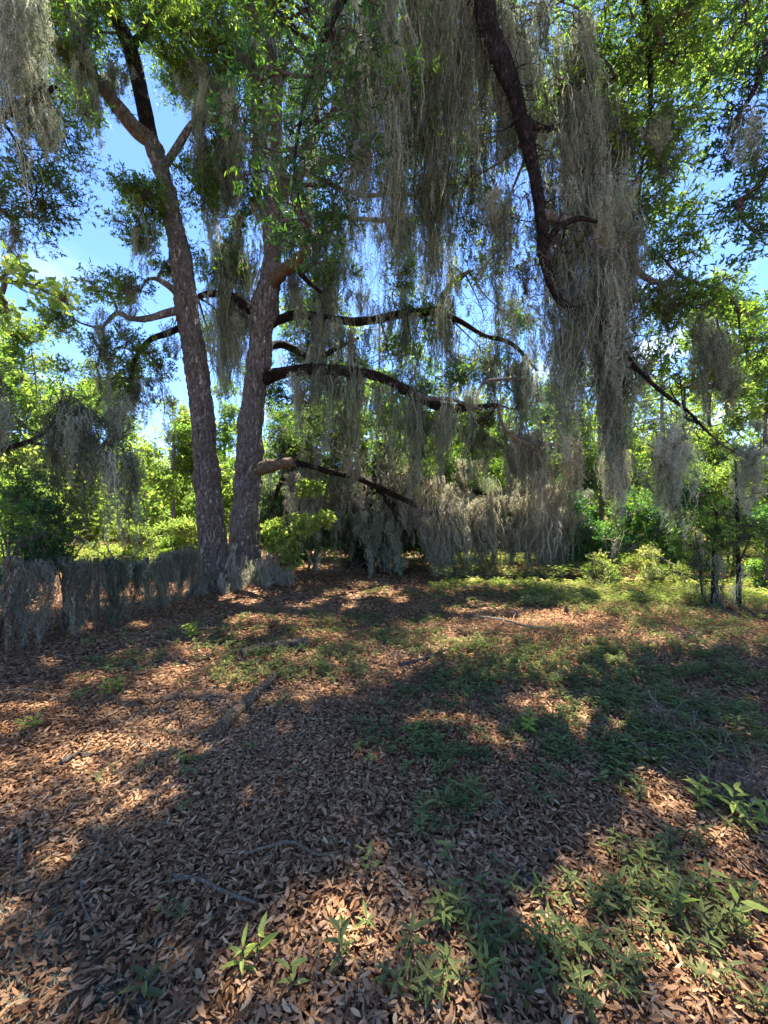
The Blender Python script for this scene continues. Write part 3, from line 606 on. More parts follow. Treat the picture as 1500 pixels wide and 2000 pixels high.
l4 = limb(lo, [(352, 640, 7.4), (325, 652, 7.2), (292, 665, 7.1), (265, 700, 7.1), (255, 742, 7.1)], [7, 6, 5, 4, 2], M_DARK)
l5 = limb(lo, [(356, 585, 7.4), (332, 560, 7.2), (305, 545, 7.1), (290, 545, 7.0)], [7, 6, 4, 3], M_BARKG)
l6 = limb(lo, [(326, 395, 7.4), (305, 385, 7.2), (285, 372, 7.1), (264, 362, 7.0)], [6, 5, 3, 2], M_BARKG)
l7 = limb(lo, [(318, 330, 7.4), (345, 290, 7.5), (380, 240, 7.6), (425, 235, 7.7), (482, 276, 7.8)], [8, 7, 6, 6, 5], M_BARKG)
l8 = limb(lo, [(250, 100, 7.2), (300, 40, 7.5), (350, -40, 7.8)], [8, 6, 4], M_DARK)
PL = np.vstack([l1, l2, l3, l4, l5, l6, l7, l8, sp1[-40:]])
crown(lo, [(170, 60, 6.9, 90, 60, .7, 420), (340, 60, 7.5, 90, 80, .8, 520, {'tone': .22}), (350, 130, 7.6, 50, 50, .6, 170, {'tone': .3}), (430, 90, 7.8, 70, 80, .7, 330, {'tone': .2}),
           (100, 130, 6.6, 80, 60, .6, 240), (280, 400, 7.1, 50, 45, .5, 260), (265, 455, 7.1, 35, 35, .4, 120), (400, 380, 7.8, 70, 60, .6, 300), (410, 300, 7.9, 60, 40, .5, 180),
           (200, 555, 6.8, 50, 35, .4, 90), (270, 575, 6.9, 50, 30, .4, 60), (130, 620, 6.6, 70, 35, .5, 110), (215, 690, 6.8, 60, 50, .5, 140), (300, 700, 7.1, 40, 40, .4, 90), (330, 500, 7.4, 40, 40, .5, 90),
           (230, 20, 7.0, 90, 50, .7, 200), (300, -130, 7.2, 150, 100, 1.2, 160), (100, -100, 6.6, 140, 90, 1.0, 160), (480, -120, 7.8, 130, 100, 1.2, 150), (200, 740, 6.9, 70, 30, .5, 100), (180, 790, 7, 80, 40, .5, 120)],
      PL, M_OAK, ln=.07, wd=.024, tone=.08)
curtain(lo, 80, 40, 210, 175, 6.6, 60, 130, 16); curtain(lo, 215, 150, 300, 160, 7.2, 40, 90, 9); curtain(lo, 360, 120, 470, 170, 7.7, 80, 170, 24)
curtain(lo, 370, 230, 470, 280, 7.8, 80, 170, 22); curtain(lo, 180, 640, 215, 645, 6.7, 90, 120, 8); curtain(lo, 180, 190, 190, 200, 6.8, 60, 110, 4)
curtain(lo, 255, 730, 345, 745, 7.1, 40, 110, 12); curtain(lo, 270, 430, 290, 440, 7.1, 60, 110, 5); curtain(lo, 250, 560, 265, 570, 6.9, 30, 60, 5); curtain(lo, 320, 650, 335, 655, 7.1, 30, 55, 4)
curtain(lo, 120, 20, 200, 60, 6.6, 80, 150, 8)
drape(lo, b0, .24, .15, .85, 70)

# --- middle oak
ZM = 8.1; b1 = G(486, 1136)
mo = thing('oak_tree', 'thick grey oak leaning right with long moss-hung limbs, right one of the two big trunks', 'tree', b1, 'two big oaks behind the clearing')
tp = [(478, 1142), (478, 1085), (480, 1020), (484, 950), (487, 890), (490, 825), (499, 750), (507, 700), (511, 650), (517, 600), (527, 545), (531, 500), (528, 450), (531, 410), (540, 370), (541, 310), (540, 220), (545, 140), (528, 80), (508, 20), (500, -60)]
tr = [34, 28, 25.5, 24, 23, 21.5, 20.5, 21, 22, 23, 19, 17, 15, 16, 12, 10, 9, 8, 7, 6, 5]
A_ = Acc(); sp2 = tube(A_, [P(x, y, ZM) for x, y in tp], [k * ZM / F for k in tr], 72, .018, .2, flare=.15, ridge=.024); A_.build('trunk', M_BARKG, mo, smooth=True)
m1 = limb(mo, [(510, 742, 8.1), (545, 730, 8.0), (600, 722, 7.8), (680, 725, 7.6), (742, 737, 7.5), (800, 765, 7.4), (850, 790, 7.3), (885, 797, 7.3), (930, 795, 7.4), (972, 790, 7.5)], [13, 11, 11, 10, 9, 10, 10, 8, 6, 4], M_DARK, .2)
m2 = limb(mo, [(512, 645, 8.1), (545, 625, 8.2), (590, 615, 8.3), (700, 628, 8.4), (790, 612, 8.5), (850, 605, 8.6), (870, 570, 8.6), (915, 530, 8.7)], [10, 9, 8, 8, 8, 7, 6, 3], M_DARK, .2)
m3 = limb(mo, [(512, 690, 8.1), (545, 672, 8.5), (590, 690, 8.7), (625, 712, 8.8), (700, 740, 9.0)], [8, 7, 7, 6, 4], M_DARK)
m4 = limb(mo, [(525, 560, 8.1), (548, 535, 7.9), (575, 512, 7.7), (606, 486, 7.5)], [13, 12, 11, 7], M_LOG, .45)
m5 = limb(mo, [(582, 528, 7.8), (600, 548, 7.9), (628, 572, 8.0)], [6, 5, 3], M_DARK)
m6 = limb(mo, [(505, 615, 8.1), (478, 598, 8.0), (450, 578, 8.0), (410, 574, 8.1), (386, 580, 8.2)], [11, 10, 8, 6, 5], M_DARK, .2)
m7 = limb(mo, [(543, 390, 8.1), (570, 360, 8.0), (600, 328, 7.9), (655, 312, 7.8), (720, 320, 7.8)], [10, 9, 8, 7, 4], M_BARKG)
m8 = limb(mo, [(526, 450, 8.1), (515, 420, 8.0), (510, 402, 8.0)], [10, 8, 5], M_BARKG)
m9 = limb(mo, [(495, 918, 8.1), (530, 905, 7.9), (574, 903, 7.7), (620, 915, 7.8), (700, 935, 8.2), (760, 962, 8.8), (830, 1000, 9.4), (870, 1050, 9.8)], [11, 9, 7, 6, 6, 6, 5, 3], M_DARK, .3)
limb(mo, [(500, 918, 8.05), (535, 907, 7.85), (576, 903, 7.62)], [12, 11, 8], M_LOG, .35)
m10 = limb(mo, [(541, 330, 8.1), (590, 290, 8.4), (640, 240, 8.8), (660, 180, 9.0)], [8, 6, 5, 3], M_BARKG)
m11 = limb(mo, [(600, 722, 7.8), (640, 690, 8.2), (700, 660, 8.6)], [6, 5, 3], M_DARK)
m12 = limb(mo, [(800, 766, 7.4), (840, 778, 7.2), (880, 780, 7.1), (940, 800, 7.0)], [6, 5, 4, 2], M_BARKG)
m13 = limb(mo, [(560, 400, 8.3), (640, 420, 8.8), (740, 430, 9.0), (850, 426, 9.2)], [5, 5, 4, 3], M_BARKG)
m14 = limb(mo, [(600, 340, 8.0), (700, 380, 8.6), (780, 378, 8.8), (845, 390, 9.0)], [5, 4, 4, 2], M_BARKG)
m15 = limb(mo, [(870, 575, 8.6), (880, 555, 8.5), (900, 538, 8.5), (925, 528, 8.4)], [6, 5, 4, 2], M_BARKG)
PM = np.vstack([m1, m2, m3, m4, m6, m7, m9, m10, m13, m14, sp2[-110:]])
crown(mo, [(480, 60, 8.3, 80, 70, .8, 240, {'tone': .15}), (600, 80, 8.8, 90, 90, .9, 300), (640, 220, 8.8, 80, 60, .8, 240), (520, 200, 8.4, 60, 80, .6, 160), (480, 400, 8.2, 50, 60, .5, 160), (450, 520, 8.3, 50, 50, .6, 200),
           (580, 420, 8.8, 60, 60, .7, 160), (640, 500, 8.8, 60, 40, .6, 170, {'tone': .2}), (590, 580, 8.9, 50, 35, .5, 170, {'tone': .2}), (660, 570, 8.9, 60, 40, .6, 170, {'tone': .1}), (760, 560, 9, 60, 35, .6, 130, {'tone': .2}), (830, 640, 8.8, 60, 40, .6, 160),
           (760, 700, 8.6, 60, 50, .6, 170), (720, 790, 8.8, 80, 50, .7, 300), (650, 840, 9.0, 90, 50, .8, 420), (580, 800, 9.2, 60, 60, .7, 260), (840, 860, 8.8, 90, 50, .7, 330), (760, 850, 8.9, 80, 40, .7, 260), (930, 830, 8.6, 60, 40, .6, 160),
           (890, 720, 8.6, 60, 50, .6, 170), (640, 760, 9.2, 80, 50, .6, 200), (700, -80, 8.8, 160, 90, 1.2, 350), (560, 680, 9.3, 60, 50, .5, 120), (780, 330, 9.2, 60, 60, .6, 110, {'tone': .2}), (820, 250, 9.3, 50, 60, .6, 110, {'tone': .25})],
      PM, M_OAK, ln=.08, wd=.028)
crown(mo, [(250, -40, 10, 130, 90, 1.5, 380), (420, 0, 11, 110, 90, 1.5, 380), (560, 60, 12, 110, 110, 1.5, 420), (700, 100, 12, 120, 120, 1.5, 420), (860, 60, 12, 130, 110, 1.5, 420), (1000, 130, 12.5, 110, 110, 1.5, 360),
           (700, 260, 13, 110, 100, 1.5, 300), (860, 300, 13, 90, 100, 1.5, 240), (560, -160, 10, 160, 110, 1.5, 420), (850, -180, 10, 180, 110, 1.6, 420), (1120, -30, 11.5, 120, 110, 1.5, 300), (80, -120, 10, 140, 90, 1.5, 300), (580, 330, 12, 90, 90, 1.2, 200)],
      PM, M_OAK, ln=.09, wd=.034, dn=1.7)
for q in [(560, 725, 700, 730, 7.7, 80, 170, 34), (700, 735, 850, 790, 7.5, 70, 160, 36), (850, 795, 980, 790, 7.4, 70, 150, 26), (560, 625, 720, 640, 8.4, 70, 150, 30), (730, 620, 880, 600, 8.5, 80, 180, 38), (400, 580, 480, 600, 8.1, 70, 150, 18),
          (400, 480, 500, 500, 8.3, 90, 170, 26), (560, 430, 660, 440, 8.6, 80, 170, 20), (700, 430, 850, 428, 9.1, 50, 110, 22), (580, 340, 700, 320, 8.1, 60, 150, 14), (440, 200, 560, 230, 8.4, 80, 180, 24), (600, 240, 680, 250, 8.8, 80, 170, 14),
          (480, 60, 560, 60, 8.4, 80, 160, 12), (560, 540, 640, 580, 8.3, 60, 130, 18), (480, 300, 560, 330, 8.1, 60, 150, 16), (640, 520, 760, 560, 8.8, 70, 160, 24), (880, 680, 960, 700, 8.5, 60, 150, 12), (530, 680, 640, 700, 8.7, 50, 120, 20),
          (840, 470, 860, 470, 8.6, 90, 130, 3), (880, 560, 930, 600, 8.5, 80, 150, 10), (640, 620, 700, 660, 7.9, 100, 200, 12), (420, 640, 470, 680, 8.6, 60, 140, 14)]:
    curtain(mo, *q, rad=.08)
curtain(mo, 600, 880, 720, 900, 8.2, 70, 130, 34, mat=M_DRY, rad=.1); curtain(mo, 700, 930, 850, 970, 8.9, 70, 130, 44, mat=M_DRY, rad=.11, lean=(.1, 0)); curtain(mo, 600, 940, 700, 990, 8.6, 40, 100, 30, rad=.12)
limb(mo, [(850, 605, 8.6), (900, 628, 8.7), (945, 655, 8.8), (1000, 672, 8.8), (1050, 725, 8.8)], [5, 5, 4, 4, 2], M_DARK); limb(mo, [(930, 795, 7.4), (935, 765, 7.6), (950, 745, 7.8), (1000, 740, 8), (1040, 742, 8.2)], [3, 3, 3, 3, 1], M_BARKG)
for q in [(930, 650, 1050, 720, 8.8, 70, 150, 26), (940, 745, 1040, 742, 8, 60, 130, 18), (860, 520, 960, 560, 8.8, 60, 130, 14), (960, 560, 1060, 600, 8.6, 80, 170, 22), (880, 820, 1010, 830, 8.2, 50, 110, 18), (760, 470, 860, 460, 8.8, 60, 150, 14),
          (560, 770, 700, 790, 8.9, 60, 120, 24), (700, 820, 860, 840, 8.8, 50, 110, 26), (620, 860, 800, 870, 8.6, 60, 120, 30), (420, 560, 480, 580, 8.3, 60, 140, 14)]:
    curtain(mo, *q, rad=.08)
crown(mo, [(940, 600, 9, 50, 40, .6, 130), (1010, 640, 9, 50, 50, .6, 130), (960, 700, 9, 50, 30, .6, 90), (1020, 780, 9, 60, 40, .6, 160), (600, 700, 9, 50, 40, .6, 100), (820, 790, 9, 60, 40, .6, 160)], PM, M_OAK, ln=.08, wd=.028)
lw = thing('oak_tree', 'low spreading oak at the far middle, its drooping moss-hung limbs touching the ground', 'tree', G(705, 1108))
lc = P(705, 1100, 10.4); wlimb(lw, [lc + [0, 0, -.2], lc + [.1, 0, .8], lc + [-.05, 0, 1.8], lc + [.1, .1, 3.2]], [.3, .22, .18, .1], M_DARK, .3, 20, 'trunk', .2)
LWP = [wlimb(lw, [lc + [0, 0, 1.4]] + [P(*q) for q in L_], [.12, .1, .08, .06, .03], M_DARK, .3, 10) for L_ in ([(780, 935, 10), (850, 950, 9.8), (930, 960, 9.6), (1010, 1010, 9.6)], [(640, 900, 10), (590, 910, 9.8), (550, 940, 9.6), (530, 1000, 9.6)], [(760, 850, 10.6), (860, 830, 10.6), (960, 860, 10.4), (1060, 930, 10.2)], [(720, 940, 9.6), (760, 980, 9.2), (790, 1040, 9.0), (800, 1080, 9)])]
LWP = np.vstack(LWP)
crown(lw, [(590, 830, 10.4, 60, 50, .7, 260), (690, 800, 10.6, 70, 50, .7, 300), (800, 820, 10.6, 70, 50, .7, 300), (640, 900, 10.2, 60, 40, .6, 240), (560, 900, 10.2, 50, 50, .6, 200), (760, 920, 10.4, 60, 40, .6, 240), (860, 920, 10.2, 60, 40, .6, 240), (920, 870, 10.6, 60, 40, .6, 240), (700, 1000, 10.6, 60, 50, .6, 260),
           (600, 1000, 10.4, 60, 50, .6, 240), (830, 1010, 10.4, 60, 40, .6, 200), (640, 1060, 10.2, 60, 30, .5, 180), (760, 1060, 10.4, 60, 30, .5, 180), (900, 960, 10, 50, 30, .5, 160), (1000, 930, 10, 60, 30, .5, 180)], LWP, M_OAK, ln=.085, wd=.03, keep=True, tone=-.08)
for q in [(540, 860, 640, 900, 9.8, 60, 150, 26), (640, 900, 760, 930, 9.7, 60, 130, 30), (760, 930, 860, 960, 9.5, 60, 130, 30), (560, 960, 700, 980, 9.8, 40, 110, 24), (860, 960, 960, 1000, 9.4, 50, 110, 26), (700, 990, 800, 1030, 9.2, 30, 80, 22), (820, 1020, 880, 1050, 9.2, 30, 70, 12)]:
    curtain(lw, *q, rad=.1, keep=True, jy=32, mat=(M_DRY if q[1] in (930, 960, 1020) else M_MOSS), lean=(.06, 0))
limb(mo, [(972, 790, 7.5), (985, 835, 7.5), (1030, 868, 7.5), (1080, 868, 7.5), (1140, 890, 7.5)], [4, 4, 5, 4, 2], M_STICK); curtain(mo, 975, 850, 1110, 880, 7.5, 70, 130, 30, mat=M_DRY); curtain(mo, 1100, 870, 1230, 890, 7.7, 60, 130, 26, mat=M_DRY)
for q in [(395, 300, 470, 330, 7.9, 80, 170, 16), (400, 420, 470, 440, 8.2, 90, 180, 16), (560, 330, 660, 330, 8.4, 90, 180, 18), (580, 520, 680, 560, 8.8, 90, 170, 20), (440, 80, 560, 120, 8.4, 90, 190, 18), (560, 120, 680, 160, 8.8, 90, 190, 16), (480, 400, 540, 420, 8.4, 70, 150, 10), (560, 640, 640, 650, 8.9, 60, 130, 16), (380, 640, 460, 660, 8.8, 60, 150, 14), (640, 300, 700, 420, 8.8, 90, 200, 16)]:
    curtain(mo, *q, rad=.08)
crown(mo, [(430, 360, 8.6, 50, 50, .5, 120), (430, 450, 8.8, 45, 50, .5, 130), (440, 640, 9.2, 50, 50, .5, 150), (600, 480, 9.2, 60, 50, .5, 140), (660, 440, 9.3, 60, 60, .5, 130), (430, 250, 8.6, 50, 50, .5, 130, {'tone': .15}), (500, 300, 8.8, 50, 60, .5, 110, {'tone': .1}), (420, 740, 9.6, 50, 40, .5, 130), (620, 340, 9.3, 50, 50, .5, 110, {'tone': .1})], PM, M_OAK, ln=.08, wd=.028)
drape(mo, b1, .33, .2, 1.0, 100); drape(mo, b1 + np.array([.3, -.05, 0]), .2, .15, .6, 44); drape(mo, b1 + np.array([.5, 0, 0]), .25, .1, .38, 34)

# --- near oak: trunk stands behind the camera, limb hangs over the clearing
no = thing('oak_tree', 'near oak whose dark limb hangs with grey moss over the upper right of the clearing', 'tree', (4.2, -4.2, float(gh(4.2, -4.2))))
wlimb(no, [(4.2, -4.2, -.1), (4.1, -4.1, 1.5), (3.9, -3.9, 4), (3.7, -3.6, 6.5), (3.4, -3.0, 8.2)], [.55, .42, .38, .34, .28], M_BARK, .15, 30, 'trunk', .25, .08)
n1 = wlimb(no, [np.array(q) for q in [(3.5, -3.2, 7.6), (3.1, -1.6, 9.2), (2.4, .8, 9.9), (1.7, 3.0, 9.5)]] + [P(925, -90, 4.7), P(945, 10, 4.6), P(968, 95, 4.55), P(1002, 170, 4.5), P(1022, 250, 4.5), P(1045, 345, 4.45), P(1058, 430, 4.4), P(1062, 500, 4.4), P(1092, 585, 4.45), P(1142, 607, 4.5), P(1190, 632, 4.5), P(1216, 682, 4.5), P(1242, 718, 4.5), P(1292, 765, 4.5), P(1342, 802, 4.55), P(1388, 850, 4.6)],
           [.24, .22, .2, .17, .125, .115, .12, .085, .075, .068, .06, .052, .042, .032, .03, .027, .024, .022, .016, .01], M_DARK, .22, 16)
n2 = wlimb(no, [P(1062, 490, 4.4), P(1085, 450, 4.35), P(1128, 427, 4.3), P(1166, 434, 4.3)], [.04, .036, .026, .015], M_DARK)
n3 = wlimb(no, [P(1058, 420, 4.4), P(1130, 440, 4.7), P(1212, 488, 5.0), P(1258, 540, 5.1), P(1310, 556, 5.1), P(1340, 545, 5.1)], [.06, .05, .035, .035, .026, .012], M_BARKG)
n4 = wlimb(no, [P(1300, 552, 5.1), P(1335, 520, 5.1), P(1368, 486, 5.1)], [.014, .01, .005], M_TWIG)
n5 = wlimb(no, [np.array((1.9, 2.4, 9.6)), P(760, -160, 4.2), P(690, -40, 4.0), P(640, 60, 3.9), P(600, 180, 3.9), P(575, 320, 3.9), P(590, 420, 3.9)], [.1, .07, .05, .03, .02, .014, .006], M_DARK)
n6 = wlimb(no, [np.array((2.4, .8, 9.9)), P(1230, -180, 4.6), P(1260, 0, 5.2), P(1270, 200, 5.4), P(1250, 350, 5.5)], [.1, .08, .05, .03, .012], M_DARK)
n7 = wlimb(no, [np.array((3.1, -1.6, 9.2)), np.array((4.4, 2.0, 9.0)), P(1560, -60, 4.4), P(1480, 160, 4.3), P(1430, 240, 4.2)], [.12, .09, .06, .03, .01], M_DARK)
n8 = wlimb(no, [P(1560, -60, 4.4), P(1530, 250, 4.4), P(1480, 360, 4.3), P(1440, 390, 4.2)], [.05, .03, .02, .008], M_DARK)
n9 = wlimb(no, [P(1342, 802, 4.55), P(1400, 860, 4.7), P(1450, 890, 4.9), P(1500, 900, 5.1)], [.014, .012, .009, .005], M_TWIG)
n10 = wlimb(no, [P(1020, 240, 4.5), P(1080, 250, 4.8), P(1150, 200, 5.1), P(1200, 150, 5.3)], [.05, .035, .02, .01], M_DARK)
PN = np.vstack([n1[-160:], n3, n5[20:], n6[20:], n7[20:], n8, n9, n10])
crown(no, [(500, 120, 3.9, 50, 110, .5, 90, {'tone': .1}), (635, 240, 3.9, 55, 130, .5, 170, {'tone': .0}), (660, 80, 4.0, 60, 110, .5, 190), (590, 430, 3.9, 60, 80, .4, 180, {'tone': -.1}), (480, 280, 3.9, 40, 60, .4, 60, {'tone': .0}),
           (680, 360, 4.0, 60, 90, .4, 190, {'tone': -.15}), (720, 200, 4.4, 60, 140, .4, 180, {'tone': -.2})], PN, M_NEAR, ln=.08, wd=.02, hi=True, m=7, dn=.85)
crown(no, [(1260, 100, 5.5, 110, 130, 1.0, 800, {'tone': .15}), (1200, 250, 5.6, 90, 120, .9, 500), (1290, 300, 5.6, 80, 110, .8, 520, {'tone': .2}), (1250, 430, 5.6, 80, 80, .7, 330, {'tone': .15}), (1150, 90, 5.4, 80, 90, .7, 330), (1330, 30, 5.3, 80, 60, .6, 260, {'tone': .1}),
           (1290, 500, 5.4, 60, 50, .5, 150, {'tone': .1}), (1130, 380, 5.6, 80, 80, .7, 200), (850, 200, 5.8, 80, 110, .6, 230, {'tone': .1}), (880, 380, 5.8, 60, 80, .6, 190, {'tone': .15}), (960, 470, 5.6, 60, 80, .6, 160, {'tone': .1}),
           (1330, 600, 5.2, 70, 60, .6, 300, {'tone': .15}), (1240, 600, 5.4, 70, 60, .6, 220, {'tone': .1}), (1420, 640, 5.4, 70, 60, .6, 260), (1250, 720, 5.3, 60, 60, .5, 140), (1480, 690, 5.2, 60, 50, .5, 160, {'tone': -.1}), (1160, 760, 5.5, 70, 70, .6, 170), (1330, 740, 5.3, 70, 60, .5, 150)],
      PN, M_OAK, ln=.075, wd=.024, hi=True, dn=1.05, tone=.1)  # leaf tones raised to put backlit brightness into the colour
crown(no, [(1440, 30, 4.4, 60, 70, .6, 220), (1480, 130, 4.3, 45, 70, .5, 200, {'tone': -.1}), (1450, 230, 4.2, 60, 50, .4, 200, {'tone': -.25}), (1490, 330, 4.2, 50, 40, .4, 140, {'tone': -.1}), (1450, 390, 4.2, 55, 50, .4, 200, {'tone': .15}), (1480, 470, 4.2, 40, 40, .4, 120, {'tone': .1}),
           (1560, 200, 4.4, 50, 200, .6, 90)], PN, M_NEAR, ln=.07, wd=.022, hi=True, dn=.5, tone=.1)
crown(no, [(900, -220, 5.2, 260, 110, 1.4, 300), (1330, -240, 5.6, 160, 100, 1.2, 200), (600, -240, 4.6, 220, 110, 1.2, 450), (1100, -60, 5.6, 120, 60, .8, 160), (800, -40, 5.6, 130, 50, .8, 260)], PN, M_OAK, ln=.08, wd=.028, dn=.9)
for q in [(880, -60, 960, 0, 5.0, 220, 460, 26), (960, 40, 1020, 160, 5.4, 200, 380, 26), (1000, 200, 1060, 300, 5.3, 160, 320, 22), (860, 120, 960, 240, 5.8, 160, 320, 26), (700, 60, 860, 120, 5.6, 200, 380, 34),
          (1040, 60, 1140, 160, 5.6, 200, 400, 16), (1140, 100, 1230, 260, 5.9, 180, 330, 14), (1090, 300, 1230, 420, 5.6, 130, 260, 22), (1060, 420, 1200, 560, 5.2, 150, 330, 40), (1080, 560, 1240, 680, 5.0, 130, 260, 34), (940, 380, 1010, 440, 4.9, 120, 220, 12), (840, 330, 920, 400, 6.2, 100, 240, 14)]:
    curtain(no, *q, rad=.1, ns=46, jz=.4)
crown(no, [(800, 90, 6.3, 80, 60, .6, 190), (960, 60, 6.4, 80, 60, .6, 190), (1050, 260, 6.3, 70, 70, .6, 190, {'tone': .1}), (900, 290, 6.5, 70, 60, .6, 170, {'tone': .15}), (1130, 200, 5.1, 50, 60, .4, 90), (1080, 480, 6, 60, 60, .5, 130, {'tone': .1}), (800, 220, 5, 40, 60, .4, 70)], PN, M_OAK, ln=.075, wd=.024, hi=True)
for q in [(650, -60, 800, -70, 4.7, 300, 560, 34), (800, -60, 960, -40, 5.1, 240, 480, 34), (960, 0, 1060, 60, 5.2, 200, 420, 30), (1050, -20, 1150, 60, 4.9, 200, 440, 24), (690, 180, 770, 200, 4.5, 260, 430, 18), (780, 160, 960, 230, 5.4, 180, 360, 30),
          (1060, 150, 1190, 220, 4.9, 200, 380, 36), (925, 380, 990, 400, 4.4, 110, 200, 16), (1080, 330, 1220, 360, 4.8, 160, 330, 34), (1010, 380, 1070, 420, 4.9, 140, 280, 18), (1060, 470, 1200, 500, 4.5, 150, 320, 30), (1020, 540, 1110, 600, 4.5, 120, 260, 20),
          (1110, 600, 1210, 680, 4.7, 140, 260, 26), (1120, 700, 1250, 760, 4.8, 120, 200, 24), (1060, 640, 1150, 700, 4.9, 100, 200, 14), (1330, 640, 1410, 650, 5.1, 100, 180, 12), (1265, 850, 1345, 860, 4.8, 90, 170, 18), (1210, 420, 1250, 520, 5.1, 120, 220, 12), (1290, 560, 1330, 560, 5.1, 60, 120, 6),
          (900, 80, 1000, 120, 5.2, 200, 340, 16), (1460, 250, 1490, 260, 4.2, 50, 90, 4), (1400, 660, 1420, 680, 5.1, 60, 120, 4), (760, 330, 860, 360, 5.4, 140, 260, 14), (1130, 150, 1240, 260, 5.3, 180, 340, 22), (1350, 820, 1480, 880, 4.8, 30, 80, 8), (1230, 200, 1330, 260, 5.4, 60, 150, 8)]:
    curtain(no, *q, rad=.09, ns=46, jz=.4)

# --- oak at the left, trunk out of frame
wo = thing('oak_tree', 'mossy oak reaching in over the left edge, with dark bending branches', 'tree', (-6.9, 5.0, float(gh(-6.9, 5))))
wlimb(wo, [(-6.9, 5, -.1), (-6.8, 5, 1.5), (-6.6, 4.9, 4), (-6.3, 4.8, 6.5), (-5.9, 4.7, 9.5)], [.42, .33, .29, .24, .16], M_BARK, .15, 26, 'trunk', .2, .08)
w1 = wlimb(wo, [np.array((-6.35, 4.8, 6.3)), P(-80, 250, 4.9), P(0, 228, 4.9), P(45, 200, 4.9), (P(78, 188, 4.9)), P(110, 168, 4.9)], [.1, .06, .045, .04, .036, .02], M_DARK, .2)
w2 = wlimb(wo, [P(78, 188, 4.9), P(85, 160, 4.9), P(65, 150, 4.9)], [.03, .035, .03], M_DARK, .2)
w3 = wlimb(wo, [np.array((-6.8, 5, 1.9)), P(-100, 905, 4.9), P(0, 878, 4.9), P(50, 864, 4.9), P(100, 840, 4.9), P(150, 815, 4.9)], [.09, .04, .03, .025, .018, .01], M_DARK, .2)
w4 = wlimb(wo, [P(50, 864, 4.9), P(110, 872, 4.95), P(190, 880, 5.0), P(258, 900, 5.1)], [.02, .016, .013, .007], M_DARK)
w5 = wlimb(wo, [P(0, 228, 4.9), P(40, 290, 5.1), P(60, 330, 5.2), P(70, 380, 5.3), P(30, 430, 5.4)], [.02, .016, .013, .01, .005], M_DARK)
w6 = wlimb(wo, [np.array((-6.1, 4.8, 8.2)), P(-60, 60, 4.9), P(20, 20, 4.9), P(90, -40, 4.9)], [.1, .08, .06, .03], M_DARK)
PW = np.vstack([w1, w3, w4, w5, w6])
crown(wo, [(60, 220, 5.4, 90, 60, .7, 380), (130, 260, 5.6, 70, 50, .6, 240), (40, 330, 5.4, 70, 60, .5, 260), (90, 400, 5.6, 80, 45, .5, 300), (10, 420, 5.3, 50, 60, .5, 160), (-60, 200, 5, 90, 200, .8, 300), (60, -100, 5.2, 140, 90, 1, 300), (30, 100, 5.4, 70, 80, .5, 140)], PW, M_OAK, ln=.065, wd=.021, tone=.0, dn=.95)
for q in [(-20, -60, 60, -20, 4.8, 240, 400, 30), (60, 20, 80, 60, 5, 120, 240, 6), (60, 190, 100, 190, 4.9, 60, 110, 5), (25, 440, 45, 445, 5.3, 40, 80, 4), (95, 815, 180, 830, 4.95, 110, 200, 20), (185, 870, 230, 880, 5.0, 80, 170, 8), (-20, 760, 40, 780, 4.9, 100, 190, 8), (80, 780, 170, 790, 5.0, 60, 110, 12), (120, 760, 240, 790, 5.2, 60, 120, 8)]:
    curtain(wo, *q, rad=.08)
curtain(wo, 252, 885, 268, 890, 5.2, 200, 300, 7, rad=.06, jz=.1, jy=8, name='moss_column')

# bright twig of another species over the left edge
t = thing('overhanging_branch', 'bright round-leaved branch reaching over the left edge below the blue sky', 'branch', P(-120, 520, 3.4))
A_ = Acc(); sp_ = tube(A_, [P(-160, 480, 3.4), P(-20, 540, 3.3), P(60, 555, 3.3), P(130, 590, 3.3)], [.02, .01, .006, .003], 6, .06, 0, .5); A_.build('stem', M_TWIG, t)
A_ = Acc()
for q in [(10, 540, 3.3, 50, 25, .2, 22), (80, 560, 3.3, 45, 25, .2, 20), (125, 585, 3.3, 20, 16, .15, 9), (0, 590, 3.3, 30, 12, .2, 7), (-20, 500, 3.3, 30, 25, .2, 10)]:
    blob(A_, *q, limbpts=sp_, ln=.07, wd=.042, hi=True, m=6, nsub=4, tone=.1, keep=True, dn=1.)
A_.build('foliage', [M_BRIGHT, M_TWIG], t)

